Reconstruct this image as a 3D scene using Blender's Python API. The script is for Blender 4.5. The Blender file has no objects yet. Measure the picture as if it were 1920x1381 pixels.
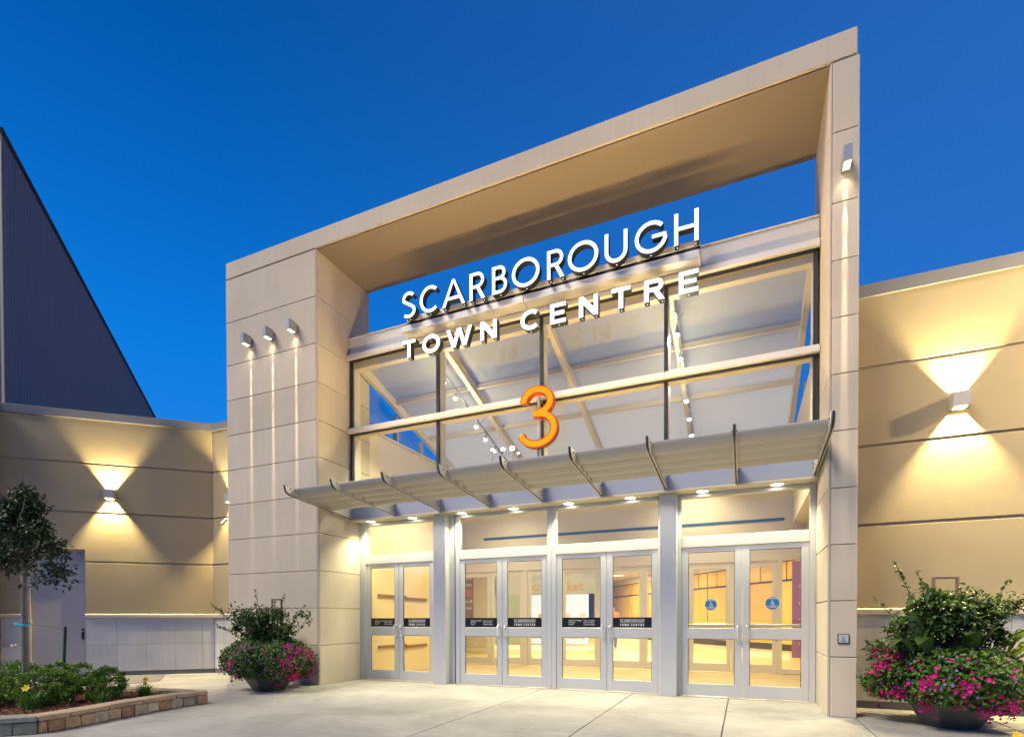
import bpy, math, random
from mathutils import Vector, Matrix
random.seed(7)
PI = math.pi
sc = bpy.context.scene
col = sc.collection

# ------------------------------------------------------------------ camera
cam_d = bpy.data.cameras.new('camera')
cam = bpy.data.objects.new('camera', cam_d)
col.objects.link(cam)
cam_d.sensor_width = 36
cam_d.sensor_fit = 'HORIZONTAL'
cam_d.lens = 18.837
cam_d.shift_x = 0.0
cam_d.shift_y = 0.2507
cam_d.clip_end = 2000
CR = Vector((0.91738577, 0.39798971, -0.00274472))
CU = Vector((-0.00259197, 0.01287049, 0.99991381))
CF = Vector((-0.39799074, 0.91729959, -0.01283878))
cam.matrix_world = Matrix(((CR.x, CU.x, -CF.x, 9.42542), (CR.y, CU.y, -CF.y, -7.55199), (CR.z, CU.z, -CF.z, 1.20694), (0, 0, 0, 1)))
sc.camera = cam

# ------------------------------------------------------------------ sky
world = bpy.data.worlds.new('World')
sc.world = world
world.use_nodes = True
wt = world.node_tree
wt.nodes.clear()
wo = wt.nodes.new('ShaderNodeOutputWorld')
bg = wt.nodes.new('ShaderNodeBackground')
tc = wt.nodes.new('ShaderNodeTexCoord')
sx = wt.nodes.new('ShaderNodeSeparateXYZ')
ramp = wt.nodes.new('ShaderNodeValToRGB')
wt.links.new(tc.outputs['Generated'], sx.inputs[0])
wt.links.new(sx.outputs['Z'], ramp.inputs[0])
cr = ramp.color_ramp
stops = [(0.0, (.050, .33, .88)), (.20, (.016, .245, .80)), (.40, (.004, .200, .74)), (.56, (.002, .140, .55)), (.72, (.001, .088, .385)), (1.0, (.001, .052, .26))]
cr.elements[0].position = stops[0][0]; cr.elements[0].color = (*stops[0][1], 1)
cr.elements[1].position = stops[-1][0]; cr.elements[1].color = (*stops[-1][1], 1)
for p, c in stops[1:-1]:
    e = cr.elements.new(p); e.color = (*c, 1)
dot = wt.nodes.new('ShaderNodeVectorMath'); dot.operation = 'DOT_PRODUCT'
dot.inputs[1].default_value = (0.917, 0.398, 0)
wt.links.new(tc.outputs['Generated'], dot.inputs[0])
mr = wt.nodes.new('ShaderNodeMapRange')
mr.inputs['From Min'].default_value = -.38; mr.inputs['From Max'].default_value = .75
mr.inputs['To Min'].default_value = 0; mr.inputs['To Max'].default_value = .75
wt.links.new(dot.outputs['Value'], mr.inputs['Value'])
mx = wt.nodes.new('ShaderNodeMix'); mx.data_type = 'RGBA'
wt.links.new(mr.outputs[0], mx.inputs[0])
wt.links.new(ramp.outputs[0], mx.inputs[6])
mx.inputs[7].default_value = (.030, .150, .530, 1)
wt.links.new(mx.outputs[2], bg.inputs['Color'])
bg.inputs['Strength'].default_value = 1.0
wt.links.new(bg.outputs[0], wo.inputs[0])

# ------------------------------------------------------------------ afterglow (one soft sun low in the front left)
sun_d = bpy.data.lights.new('afterglow', 'SUN')
sun_d.energy = 4.5
sun_d.angle = math.radians(24)
sun_d.color = (1.0, .86, .67)
sun = bpy.data.objects.new('afterglow', sun_d)
col.objects.link(sun)
sdir = Vector((-math.sin(math.radians(39)) * math.cos(math.radians(50)), -math.cos(math.radians(39)) * math.cos(math.radians(50)), math.sin(math.radians(50))))
sun.rotation_euler = sdir.to_track_quat('Z', 'Y').to_euler()
sun.location = (-6, -14, 18)

vs = sc.view_settings
vs.view_transform = 'Standard'
vs.look = 'None'
vs.exposure = 0.0
vs.gamma = 1.0
vs.use_curve_mapping = False
cy = sc.cycles
cy.use_denoising = True
try:
    cy.denoiser = 'OPENIMAGEDENOISE'
except Exception:
    pass
cy.max_bounces = 10
cy.diffuse_bounces = 4
cy.glossy_bounces = 4
cy.transmission_bounces = 8
cy.transparent_max_bounces = 24
cy.sample_clamp_indirect = 6.0
cy.caustics_reflective = False
cy.caustics_refractive = False

# ------------------------------------------------------------------ materials
def new_mat(name):
    m = bpy.data.materials.new(name); m.use_nodes = True
    nt = m.node_tree; nt.nodes.clear()
    out = nt.nodes.new('ShaderNodeOutputMaterial')
    return m, nt, out

def principled(name, base, rough=.6, metal=0.0, var=.0, vscale=2.0, streak=0.0, bump=0.0, bscale=60.0, spec=.5, tint=None, fine=0.0, fscale=90.0, attr=None, trans=0.0, coat=0.0, objvar=0.0):
    m, nt, out = new_mat(name)
    N, L = nt.nodes, nt.links
    b = N.new('ShaderNodeBsdfPrincipled')
    b.inputs['Roughness'].default_value = rough
    b.inputs['Metallic'].default_value = metal
    b.inputs['Specular IOR Level'].default_value = spec
    b.inputs['Base Color'].default_value = (*base, 1)
    if coat: b.inputs['Coat Weight'].default_value = coat
    L.new(b.outputs[0], out.inputs[0])
    geo = N.new('ShaderNodeNewGeometry')
    cur = None
    def mixmul(fac_socket, lo, hi, prev):
        r = N.new('ShaderNodeMapRange')
        r.inputs['From Min'].default_value = .3; r.inputs['From Max'].default_value = .7
        r.inputs['To Min'].default_value = lo; r.inputs['To Max'].default_value = hi
        L.new(fac_socket, r.inputs['Value'])
        mm = N.new('ShaderNodeMix'); mm.data_type = 'RGBA'; mm.blend_type = 'MULTIPLY'
        mm.inputs[0].default_value = 1
        if prev is None: mm.inputs[6].default_value = (*base, 1)
        else: L.new(prev, mm.inputs[6])
        L.new(r.outputs[0], mm.inputs[7])
        return mm.outputs[2]
    if attr:
        a = N.new('ShaderNodeAttribute'); a.attribute_name = attr
        rp = N.new('ShaderNodeValToRGB')
        cs = tint
        rp.color_ramp.elements[0].color = (*cs[0], 1); rp.color_ramp.elements[1].color = (*cs[-1], 1)
        for i, c in enumerate(cs[1:-1]):
            e = rp.color_ramp.elements.new((i + 1) / (len(cs) - 1)); e.color = (*c, 1)
        L.new(a.outputs['Fac'], rp.inputs[0])
        cur = rp.outputs[0]
    if objvar:
        oi = N.new('ShaderNodeObjectInfo'); cur = mixmul(oi.outputs['Random'], 1 - objvar, 1 + objvar, cur)
    if var:
        n = N.new('ShaderNodeTexNoise'); n.inputs['Scale'].default_value = vscale; n.inputs['Detail'].default_value = 5
        L.new(geo.outputs['Position'], n.inputs['Vector'])
        cur = mixmul(n.outputs['Fac'], 1 - var, 1 + var, cur)
    if streak:
        mp = N.new('ShaderNodeMapping'); mp.inputs['Scale'].default_value = (14, 14, .35)
        L.new(geo.outputs['Position'], mp.inputs[0])
        n = N.new('ShaderNodeTexNoise'); n.inputs['Scale'].default_value = 1.0; n.inputs['Detail'].default_value = 4
        L.new(mp.outputs[0], n.inputs['Vector'])
        cur = mixmul(n.outputs['Fac'], 1 - streak, 1 + streak, cur)
    if fine:
        n = N.new('ShaderNodeTexNoise'); n.inputs['Scale'].default_value = fscale; n.inputs['Detail'].default_value = 3
        L.new(geo.outputs['Position'], n.inputs['Vector'])
        cur = mixmul(n.outputs['Fac'], 1 - fine, 1 + fine, cur)
    if cur is not None: L.new(cur, b.inputs['Base Color'])
    if bump:
        n = N.new('ShaderNodeTexNoise'); n.inputs['Scale'].default_value = bscale; n.inputs['Detail'].default_value = 4
        L.new(geo.outputs['Position'], n.inputs['Vector'])
        bp = N.new('ShaderNodeBump'); bp.inputs['Strength'].default_value = bump; bp.inputs['Distance'].default_value = .01
        L.new(n.outputs['Fac'], bp.inputs['Height'])
        L.new(bp.outputs[0], b.inputs['Normal'])
    if trans:
        t = N.new('ShaderNodeBsdfTranslucent')
        if cur is not None: L.new(cur, t.inputs['Color'])
        else: t.inputs['Color'].default_value = (*base, 1)
        ms = N.new('ShaderNodeMixShader'); ms.inputs[0].default_value = trans
        L.new(b.outputs[0], ms.inputs[1]); L.new(t.outputs[0], ms.inputs[2]); L.new(ms.outputs[0], out.inputs[0])
    return m

def emitter(name, color, strength):
    m, nt, out = new_mat(name)
    e = nt.nodes.new('ShaderNodeEmission')
    e.inputs[0].default_value = (*color, 1); e.inputs[1].default_value = strength
    nt.links.new(e.outputs[0], out.inputs[0])
    return m

def glass(name, tint=(.92, .94, .93), refl=1.0, rough=0.0, ior=1.55):
    m, nt, out = new_mat(name)
    N, L = nt.nodes, nt.links
    t = N.new('ShaderNodeBsdfTransparent'); t.inputs[0].default_value = (*tint, 1)
    g = N.new('ShaderNodeBsdfGlossy'); g.inputs['Roughness'].default_value = rough; g.inputs['Color'].default_value = (refl, refl, refl, 1)
    f = N.new('ShaderNodeFresnel'); gm = N.new('ShaderNodeNewGeometry')
    ir = N.new('ShaderNodeMapRange'); ir.inputs['To Min'].default_value = ior; ir.inputs['To Max'].default_value = 1 / ior
    L.new(gm.outputs['Backfacing'], ir.inputs['Value']); L.new(ir.outputs[0], f.inputs['IOR'])
    ms = N.new('ShaderNodeMixShader')
    L.new(f.outputs[0], ms.inputs[0]); L.new(t.outputs[0], ms.inputs[1]); L.new(g.outputs[0], ms.inputs[2])
    L.new(ms.outputs[0], out.inputs[0])
    return m

M = {}
M['eifs'] = principled('fine_render_panel', (.515, .45, .355), .85, var=.07, vscale=.9, streak=.025, fine=.05, fscale=220, objvar=.045)
M['eifs_core'] = principled('render_joint', (.20, .165, .13), .9)
M['trim'] = principled('corner_trim', (.46, .40, .34), .6)
M['stucco'] = principled('tan_stucco', (.355, .285, .175), .9, var=.05, vscale=1.2, bump=.45, bscale=210, fine=.09, fscale=160, objvar=.02)
M['stucco_core'] = principled('stucco_reveal', (.30, .245, .17), .9)
M['ledge'] = principled('painted_ledge', (.50, .43, .34), .6)
M['coping'] = principled('grey_metal_coping', (.21, .205, .205), .45, metal=.2, var=.05)
M['tile'] = principled('pale_stone_tile', (.50, .49, .48), .45, var=.09, vscale=1.8, streak=.05, fine=.03, objvar=.05)
M['dark'] = principled('dark_gap', (.02, .02, .022), .8)
M['gasket'] = principled('black_gasket', (.012, .014, .025), .5)
M['alu'] = principled('satin_aluminium', (.57, .57, .57), .42, metal=.15, fine=.015)
M['alu_dark'] = principled('grey_aluminium', (.42, .42, .44), .42, metal=.15)
M['fascia'] = principled('sky_tinted_fascia', (.33, .37, .48), .3, var=.03)  # blue of the sky light is put into this base colour
M['alu_paint'] = principled('painted_steel', (.62, .57, .49), .5)
M['canopy'] = principled('canopy_aluminium', (.52, .485, .425), .45, metal=.1, fine=.02)
M['portal_soffit'] = principled('gold_lit_soffit_render', (.62, .41, .175), .8, var=.08, vscale=1.0, streak=.0)  # golden glow of warm light painted into the soffit's base colour
M['soffit'] = principled('soffit_sheet', (.62, .57, .44), .5, metal=.1)
M['steel'] = principled('brushed_steel', (.72, .70, .66), .3, metal=.45)
M['glass'] = glass('clear_glass')
M['glass_door'] = glass('door_glass', (.92, .92, .90))
m, nt, out = new_mat('broomed_concrete')
N, L = nt.nodes, nt.links
b_ = N.new('ShaderNodeBsdfPrincipled'); b_.inputs['Roughness'].default_value = .78; L.new(b_.outputs[0], out.inputs[0])
geo = N.new('ShaderNodeNewGeometry')
def nz(scale, detail, rough=.6, mp=None, dist=0.0):
    n = N.new('ShaderNodeTexNoise'); n.inputs['Scale'].default_value = scale; n.inputs['Detail'].default_value = detail; n.inputs['Roughness'].default_value = rough; n.inputs['Distortion'].default_value = dist
    if mp:
        q = N.new('ShaderNodeMapping'); q.inputs['Scale'].default_value = mp; q.inputs['Rotation'].default_value = (0, 0, .2); L.new(geo.outputs['Position'], q.inputs[0]); L.new(q.outputs[0], n.inputs['Vector'])
    else: L.new(geo.outputs['Position'], n.inputs['Vector'])
    return n.outputs['Fac']
def rmp(sock, a, b, lo, hi):
    q = N.new('ShaderNodeMapRange'); q.inputs['From Min'].default_value = a; q.inputs['From Max'].default_value = b; q.inputs['To Min'].default_value = lo; q.inputs['To Max'].default_value = hi
    L.new(sock, q.inputs['Value']); return q.outputs[0]
def mul(a, b):
    q = N.new('ShaderNodeMath'); q.operation = 'MULTIPLY'; L.new(a, q.inputs[0]); L.new(b, q.inputs[1]); return q.outputs[0]
f = mul(mul(mul(rmp(nz(.7, 6, .65, None, .6), .32, .68, .70, 1.14), rmp(nz(1.0, 5, .6, (2.2, 9, 1)), .3, .7, .92, 1.06)), rmp(nz(9, 6, .7), .3, .7, .93, 1.06)), rmp(nz(5.5, 3, .5), .665, .73, 1.0, .74))
f = mul(f, rmp(nz(140, 2), .3, .7, .93, 1.07))
cm = N.new('ShaderNodeMix'); cm.data_type = 'RGBA'; cm.blend_type = 'MULTIPLY'; cm.inputs[0].default_value = 1; cm.inputs[6].default_value = (.315, .312, .295, 1); L.new(f, cm.inputs[7]); L.new(cm.outputs[2], b_.inputs['Base Color'])
bp = N.new('ShaderNodeBump'); bp.inputs['Strength'].default_value = .3; bp.inputs['Distance'].default_value = .008; L.new(nz(120, 4), bp.inputs['Height']); L.new(bp.outputs[0], b_.inputs['Normal'])
M['concrete'] = m
M['joint'] = principled('joint_dirt', (.07, .065, .055), .95)
M['asphalt'] = principled('asphalt', (.055, .055, .058), .9, var=.15, bump=.5, bscale=120)
M['pad'] = principled('dark_concrete', (.15, .145, .15), .85, var=.12, bump=.3)
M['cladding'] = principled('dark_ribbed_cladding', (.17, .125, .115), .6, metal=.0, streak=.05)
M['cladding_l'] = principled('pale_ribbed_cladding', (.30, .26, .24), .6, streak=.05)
M['door_paint'] = principled('grey_door_paint', (.42, .38, .36), .5, var=.03)
M['black'] = principled('black_film', (.006, .006, .006), .35)
M['lamp_body'] = principled('grey_lamp_housing', (.33, .35, .39), .4, metal=.4)
M['lamp_white'] = principled('pale_lamp_housing', (.40, .38, .36), .45, metal=.1)
M['letter_side'] = principled('letter_return', (.012, .018, .018), .4)
M['letter_face'] = emitter('lit_white_acrylic', (1, .99, 1.0), 1.7)
M['dot'] = emitter('drain_glow', (.9, .95, 1.0), 2.2)
M['three_face'] = emitter('lit_orange_acrylic', (1.0, .31, .014), 1.5)
M['three_edge'] = emitter('lit_red_edge', (.95, .075, .01), .85)
M['three_side'] = principled('red_return', (.36, .05, .02), .4)
M['lens_warm'] = emitter('warm_lens', (1.0, .80, .42), 6)
M['downlens'] = emitter('downlight_lens', (1.0, .94, .72), 14)
M['bulb'] = emitter('track_bulb', (1.0, .92, .74), 50)
M['flood'] = emitter('flood_bulb', (1.0, .96, .82), 14)
M['ceiling_panel'] = emitter('ceiling_light_panel', (1.0, .95, .78), 3.0)
M['cream'] = principled('cream_plaster', (.66, .57, .46), .85, var=.03)
M['cream_y'] = principled('yellow_plaster', (.64, .52, .30), .8, var=.03, streak=.02)
M['rail_wood'] = principled('brown_bumper_rail', (.22, .11, .045), .5, streak=.1)
M['floor'] = principled('interior_floor', (.50, .38, .20), .45, var=.06, fine=.05, fscale=40)
M['floor_pale'] = principled('pale_floor_tile', (.66, .62, .54), .3, var=.05)
M['mat_floor'] = principled('entrance_mat', (.34, .26, .14), .9, var=.08, fine=.1, fscale=120)
M['woodp'] = principled('honey_wood_panel', (.62, .40, .065), .4, streak=.12, var=.08, vscale=.8, objvar=.10)
M['walnut'] = principled('dark_mullion', (.035, .025, .018), .5)
M['purple'] = principled('purple_panel', (.20, .06, .26), .4, var=.05)
M['brick_w'] = principled('white_brick_paint', (.60, .57, .46), .75, var=.05)
M['poster'] = principled('brown_poster', (.24, .12, .03), .4)
M['poster_o'] = principled('poster_picture', (.62, .20, .05), .4, var=.5, vscale=9)
M['shop'] = emitter('bright_shop_back', (1.0, .97, .86), 1.6)
M['shop_pale'] = emitter('pale_lit_sign_panel', (1.0, .80, .40), .95)
M['shop_green'] = emitter('lit_shop_display', (.95, .85, .34), .8)
M['shop_goods'] = principled('stacked_goods', (.55, .42, .33), .6, var=.6, vscale=6)
M['orange_sign'] = emitter('orange_sign', (1.0, .46, .10), 1.05)
M['white_print'] = principled('white_print', (.80, .80, .78), .5)
M['blue_sticker'] = principled('blue_sticker', (.02, .17, .42), .4)
M['blue_strip'] = principled('blue_strip', (.05, .11, .24), .5)
M['clerestory'] = glass('clerestory_glass', (.85, .88, .92))
# frosted roof glazing
m, nt, out = new_mat('frosted_roof_glass')
_t = nt.nodes.new('ShaderNodeBsdfTranslucent'); _t.inputs[0].default_value = (.96, .95, .92, 1)
_d = nt.nodes.new('ShaderNodeBsdfDiffuse'); _d.inputs[0].default_value = (.74, .74, .73, 1)
_m = nt.nodes.new('ShaderNodeMixShader'); _m.inputs[0].default_value = .36
nt.links.new(_t.outputs[0], _m.inputs[1]); nt.links.new(_d.outputs[0], _m.inputs[2]); nt.links.new(_m.outputs[0], out.inputs[0])
M['roof_glass'] = m
M['roof_rib'] = principled('cream_steel', (.66, .58, .47), .5)
# planting
G1 = [(.010, .030, .008), (.022, .060, .014), (.045, .105, .022)]
M['tree_leaf'] = principled('tree_leaf', (.03, .06, .02), .5, attr='tint', tint=[(.014, .030, .014), (.026, .055, .020), (.05, .095, .03)], trans=.25)
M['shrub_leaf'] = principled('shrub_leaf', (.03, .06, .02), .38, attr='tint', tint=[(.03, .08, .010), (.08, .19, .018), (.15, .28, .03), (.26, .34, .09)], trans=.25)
M['climber_leaf'] = principled('climber_leaf', (.03, .06, .02), .45, attr='tint', tint=[(.02, .05, .012), (.045, .10, .022), (.10, .18, .035)], trans=.3)
M['petunia_leaf'] = principled('petunia_leaf', (.03, .06, .02), .5, attr='tint', tint=[(.02, .06, .010), (.07, .16, .018), (.15, .28, .03)], trans=.3)
M['lily_leaf'] = principled('lily_leaf', (.03, .06, .02), .45, attr='tint', tint=[(.03, .09, .015), (.07, .18, .02), (.14, .29, .04)], trans=.3)
M['lime_leaf'] = principled('lime_leaf', (.03, .06, .02), .45, attr='tint', tint=[(.09, .17, .010), (.16, .26, .016)], trans=.35)
M['magenta'] = principled('magenta_petal', (.5, .01, .2), .5, attr='tint', tint=[(.26, .002, .11), (.45, .004, .21), (.55, .010, .13)], trans=.3)
M['violet'] = principled('violet_petal', (.2, .1, .5), .5, attr='tint', tint=[(.16, .08, .42), (.28, .18, .55)], trans=.3)
M['yellow'] = principled('yellow_petal', (.82, .58, .01), .5, trans=.25)
M['red_bloom'] = principled('faded_red_bloom', (.45, .06, .03), .6)
M['bark'] = principled('grey_bark', (.16, .135, .12), .85, var=.2, vscale=14, bump=.4, bscale=60)
M['twig'] = principled('twig', (.09, .065, .04), .8)
M['mulch'] = principled('bark_mulch', (.10, .045, .025), .95, var=.4, vscale=22, bump=.9, bscale=70)
M['chip'] = principled('mulch_chip', (.3, .1, .05), .9, attr='tint', tint=[(.06, .03, .02), (.22, .08, .035), (.36, .16, .08)])
M['pot'] = principled('dark_bronze_pot', (.10, .098, .088), .38, metal=.35, var=.12, vscale=3, streak=.04)
M['soil'] = principled('potting_soil', (.03, .022, .016), .95)
M['frame_wood'] = principled('weathered_frame', (.20, .14, .085), .7, streak=.1)
M['stake'] = principled('green_stake', (.04, .085, .06), .5)
M['ribbon'] = principled('turquoise_ribbon', (.05, .50, .62), .5)
M['wire'] = principled('wire', (.2, .2, .2), .5, metal=.5)
ST = {}
for nm, c in (('tan', (.40, .29, .18)), ('brown', (.34, .21, .12)), ('pale', (.46, .38, .27)), ('grey', (.33, .30, .23)), ('moss', (.25, .26, .19))):
    ST[nm] = principled('split_block_' + nm, c, .92, var=.22, vscale=16, bump=1.0, bscale=48, fine=.18, fscale=90, objvar=.12)
M['cap'] = principled('cap_stone', (.38, .29, .20), .92, var=.14, vscale=10, bump=.7, bscale=70, fine=.12, fscale=120)
M['cap_green'] = principled('cap_stone_grey', (.24, .245, .20), .92, var=.18, vscale=12, bump=.8, bscale=60, fine=.15, fscale=120)
M['skin'] = principled('skin', (.5, .3, .2), .6)
M['shirt_o'] = principled('orange_shirt', (.7, .22, .06), .8)
M['shirt_b'] = principled('blue_shirt', (.10, .16, .36), .8)

# ------------------------------------------------------------------ mesh helpers
LOC = {}

class MB:
    def __init__(s): s.v = []; s.f = []; s.t = []
    def add(s, vs, fs, t=None):
        n = len(s.v); s.v += [tuple(v) for v in vs]
        for f in fs:
            s.f.append(tuple(n + i for i in f)); s.t.append(t)
        return s
    def box(s, x0, x1, y0, y1, z0, z1, ch=0.0):
        if x0 > x1: x0, x1 = x1, x0
        if y0 > y1: y0, y1 = y1, y0
        if z0 > z1: z0, z1 = z1, z0
        ch = min(ch, (x1 - x0) * .45, (y1 - y0) * .45, (z1 - z0) * .45)
        if ch <= 0:
            vs = [(x, y, z) for z in (z0, z1) for y in (y0, y1) for x in (x0, x1)]
            return s.add(vs, [(0, 2, 3, 1), (4, 5, 7, 6), (0, 1, 5, 4), (2, 6, 7, 3), (0, 4, 6, 2), (1, 3, 7, 5)])
        X, Y, Z = (x0, x1), (y0, y1), (z0, z1)
        idx = {}; vs = []
        for i in (0, 1):
            for j in (0, 1):
                for k in (0, 1):
                    sx, sy, sz = (1 - 2 * i) * ch, (1 - 2 * j) * ch, (1 - 2 * k) * ch
                    for a in range(3):
                        p = [X[i] + sx, Y[j] + sy, Z[k] + sz]
                        p[a] = (X[i], Y[j], Z[k])[a]
                        idx[(i, j, k, a)] = len(vs); vs.append(p)
        fs = []
        for a in range(3):
            for s_ in (0, 1):
                b, c = [q for q in range(3) if q != a]
                ring = []
                for (u, w) in ((0, 0), (1, 0), (1, 1), (0, 1)):
                    key = [0, 0, 0]; key[a] = s_; key[b] = u; key[c] = w
                    ring.append(idx[(*key, a)])
                flip = (s_ == 0) ^ (a == 1)
                fs.append(ring[::-1] if flip else ring)
        for a in range(3):
            b, c = [q for q in range(3) if q != a]
            for u in (0, 1):
                for w in (0, 1):
                    k0 = [0, 0, 0]; k0[b] = u; k0[c] = w; k1 = list(k0); k1[a] = 1
                    fs.append((idx[(*k0, b)], idx[(*k1, b)], idx[(*k1, c)], idx[(*k0, c)]))
        for i in (0, 1):
            for j in (0, 1):
                for k in (0, 1):
                    fs.append((idx[(i, j, k, 0)], idx[(i, j, k, 1)], idx[(i, j, k, 2)]))
        n0 = len(s.v)
        cx, cy_, cz = (x0 + x1) / 2, (y0 + y1) / 2, (z0 + z1) / 2
        out = []
        for f in fs:
            a_, b_, c_ = (Vector(vs[i]) for i in f[:3])
            nrm = (b_ - a_).cross(c_ - a_)
            mid = sum((Vector(vs[i]) for i in f), Vector()) / len(f) - Vector((cx, cy_, cz))
            out.append(f if nrm.dot(mid) >= 0 else tuple(f)[::-1])
        return s.add(vs, out)
    def prism(s, poly, plane, lo, hi):
        # poly in 2D; plane 'xz' extruded along y, 'yz' along x, 'xy' along z
        def P(a, b, c):
            return {'xz': (a, c, b), 'yz': (c, a, b), 'xy': (a, b, c)}[plane]
        n = len(poly)
        vs = [P(a, b, lo) for a, b in poly] + [P(a, b, hi) for a, b in poly]
        area = sum(poly[i][0] * poly[(i + 1) % n][1] - poly[(i + 1) % n][0] * poly[i][1] for i in range(n))
        fl = (area > 0) ^ (plane == 'xz')
        f0 = tuple(range(n)); f1 = tuple(range(n, 2 * n))
        fs = [f0[::-1] if fl else f0, f1 if fl else f1[::-1]]
        for i in range(n):
            j = (i + 1) % n
            q = (i, j, n + j, n + i)
            fs.append(q if fl else q[::-1])
        return s.add(vs, fs)
    def tube(s, pts, rad, n=8, caps=True):
        pts = [Vector(p) for p in pts]
        if not hasattr(rad, '__len__'): rad = [rad] * len(pts)
        rings = []; base = len(s.v); vs = []
        up = Vector((.13, .27, .95))
        for i, p in enumerate(pts):
            d = (pts[min(i + 1, len(pts) - 1)] - pts[max(i - 1, 0)])
            d = d.normalized() if d.length > 1e-9 else Vector((0, 0, 1))
            a = d.cross(up)
            if a.length < 1e-3: a = d.cross(Vector((1, 0, 0)))
            a.normalize(); b = d.cross(a).normalized()
            for k in range(n):
                t = 2 * PI * k / n
                vs.append(p + (a * math.cos(t) + b * math.sin(t)) * rad[i])
        fs = []
        for i in range(len(pts) - 1):
            for k in range(n):
                k2 = (k + 1) % n
                fs.append((i * n + k, i * n + k2, (i + 1) * n + k2, (i + 1) * n + k)[::-1])
        if caps:
            fs.append(tuple(range(n))); fs.append(tuple((len(pts) - 1) * n + k for k in range(n))[::-1])
        return s.add(vs, fs)
    def lathe(s, prof, c=(0, 0, 0), n=16, rot=0.0, sq=None):
        vs = []; fs = []
        for r, z in prof:
            for k in range(n):
                t = 2 * PI * (k + rot) / n
                vs.append((c[0] + r * math.cos(t), c[1] + r * math.sin(t), c[2] + z))
        for i in range(len(prof) - 1):
            for k in range(n):
                k2 = (k + 1) % n
                fs.append((i * n + k, i * n + k2, (i + 1) * n + k2, (i + 1) * n + k))
        return s.add(vs, fs)
    def disc(s, c, r, normal='z', n=20, flip=False):
        vs = []
        for k in range(n):
            t = 2 * PI * k / n; a, b = r * math.cos(t), r * math.sin(t)
            vs.append({'z': (c[0] + a, c[1] + b, c[2]), 'y': (c[0] + a, c[1], c[2] + b), 'x': (c[0], c[1] + a, c[2] + b)}[normal])
        f = tuple(range(n))
        return s.add(vs, [f[::-1] if flip else f])
    def ball(s, c, r, n=8, m=6, sz=1.0):
        vs = [(c[0], c[1], c[2] - r * sz)]
        for i in range(1, m):
            ph = -PI / 2 + PI * i / m
            for k in range(n):
                t = 2 * PI * k / n
                vs.append((c[0] + r * math.cos(ph) * math.cos(t), c[1] + r * math.cos(ph) * math.sin(t), c[2] + r * sz * math.sin(ph)))
        vs.append((c[0], c[1], c[2] + r * sz)); top = len(vs) - 1
        fs = []
        for k in range(n):
            k2 = (k + 1) % n
            fs.append((0, 1 + k2, 1 + k)); fs.append((top, 1 + (m - 2) * n + k, 1 + (m - 2) * n + k2))
            for i in range(m - 2):
                fs.append((1 + i * n + k, 1 + i * n + k2, 1 + (i + 1) * n + k2, 1 + (i + 1) * n + k))
        return s.add(vs, fs)
    def leaf(s, p, d, up, ln, w, t, fold=.25, droop=0.0):
        d = d.normalized(); sd = d.cross(up)
        if sd.length < 1e-4: sd = d.cross(Vector((1, .2, 0)))
        sd.normalize(); nn = sd.cross(d).normalized()
        f1, f2 = nn * fold * w, nn * fold * w * .9
        c1 = p + d * ln * .28 + nn * droop * ln * .08; c2 = p + d * ln * .66 - nn * droop * ln * .25
        tip = p + d * ln - nn * droop * ln
        s.add([p, c1, c2, tip, c1 + sd * w * .46 + f1, c2 + sd * w * .40 + f2, c1 - sd * w * .46 + f1, c2 - sd * w * .40 + f2],
              [(0, 4, 1), (0, 1, 6), (4, 5, 2, 1), (1, 2, 7, 6), (5, 3, 2), (2, 3, 7)], t)
    def mesh(s, name, mat, off=(0, 0, 0), smooth=False):
        me = bpy.data.meshes.new(name)
        ox, oy, oz = off
        me.from_pydata([(x - ox, y - oy, z - oz) for x, y, z in s.v], [], s.f)
        if s.t and s.t[0] is not None:
            at = me.attributes.new('tint', 'FLOAT', 'FACE')
            at.data.foreach_set('value', [x if x is not None else .5 for x in s.t])
        if mat: me.materials.append(mat)
        if smooth:
            me.polygons.foreach_set('use_smooth', [True] * len(me.polygons))
        me.update()
        return me

def tag(o, label, cat, group=None, kind=None):
    o['label'] = label; o['category'] = cat
    if group: o['group'] = group
    if kind: o['kind'] = kind
    return o

def thing(name, label, cat, loc=(0, 0, 0), rotz=0.0, group=None):
    o = bpy.data.objects.new(name, None); col.objects.link(o)
    o.empty_display_size = .2
    o.location = loc; o.rotation_euler = (0, 0, rotz)
    LOC[o.name] = Vector(loc)
    return tag(o, label, cat, group)

def obj(name, mb, mat, parent=None, world=True, smooth=False, kind=None, loc=None):
    off = LOC[parent.name] if (parent is not None and world) else Vector((0, 0, 0))
    me = mb.mesh(name, mat, off, smooth) if isinstance(mb, MB) else mb
    o = bpy.data.objects.new(name, me); col.objects.link(o)
    if parent is not None:
        o.parent = parent
        LOC[o.name] = LOC.get(parent.name, Vector((0, 0, 0))).copy()
    if loc is not None: o.location = loc
    if kind: o['kind'] = kind
    return o

_cache = {}
def piece(name, x0, x1, y0, y1, z0, z1, mat, parent, ch=.004, world=True):
    """a chamfered block of its own, sharing its mesh with equal ones"""
    dx, dy, dz = abs(x1 - x0), abs(y1 - y0), abs(z1 - z0)
    key = (name, round(dx, 4), round(dy, 4), round(dz, 4), mat.name, ch)
    if key not in _cache:
        _cache[key] = MB().box(-dx / 2, dx / 2, -dy / 2, dy / 2, -dz / 2, dz / 2, ch).mesh(name, mat)
    o = bpy.data.objects.new(name, _cache[key]); col.objects.link(o)
    c = Vector(((x0 + x1) / 2, (y0 + y1) / 2, (z0 + z1) / 2))
    if parent is not None:
        o.parent = parent
        base = LOC[parent.name] if world else Vector((0, 0, 0))
        o.location = c - base
    else: o.location = c
    LOC[o.name] = c
    return o

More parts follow.
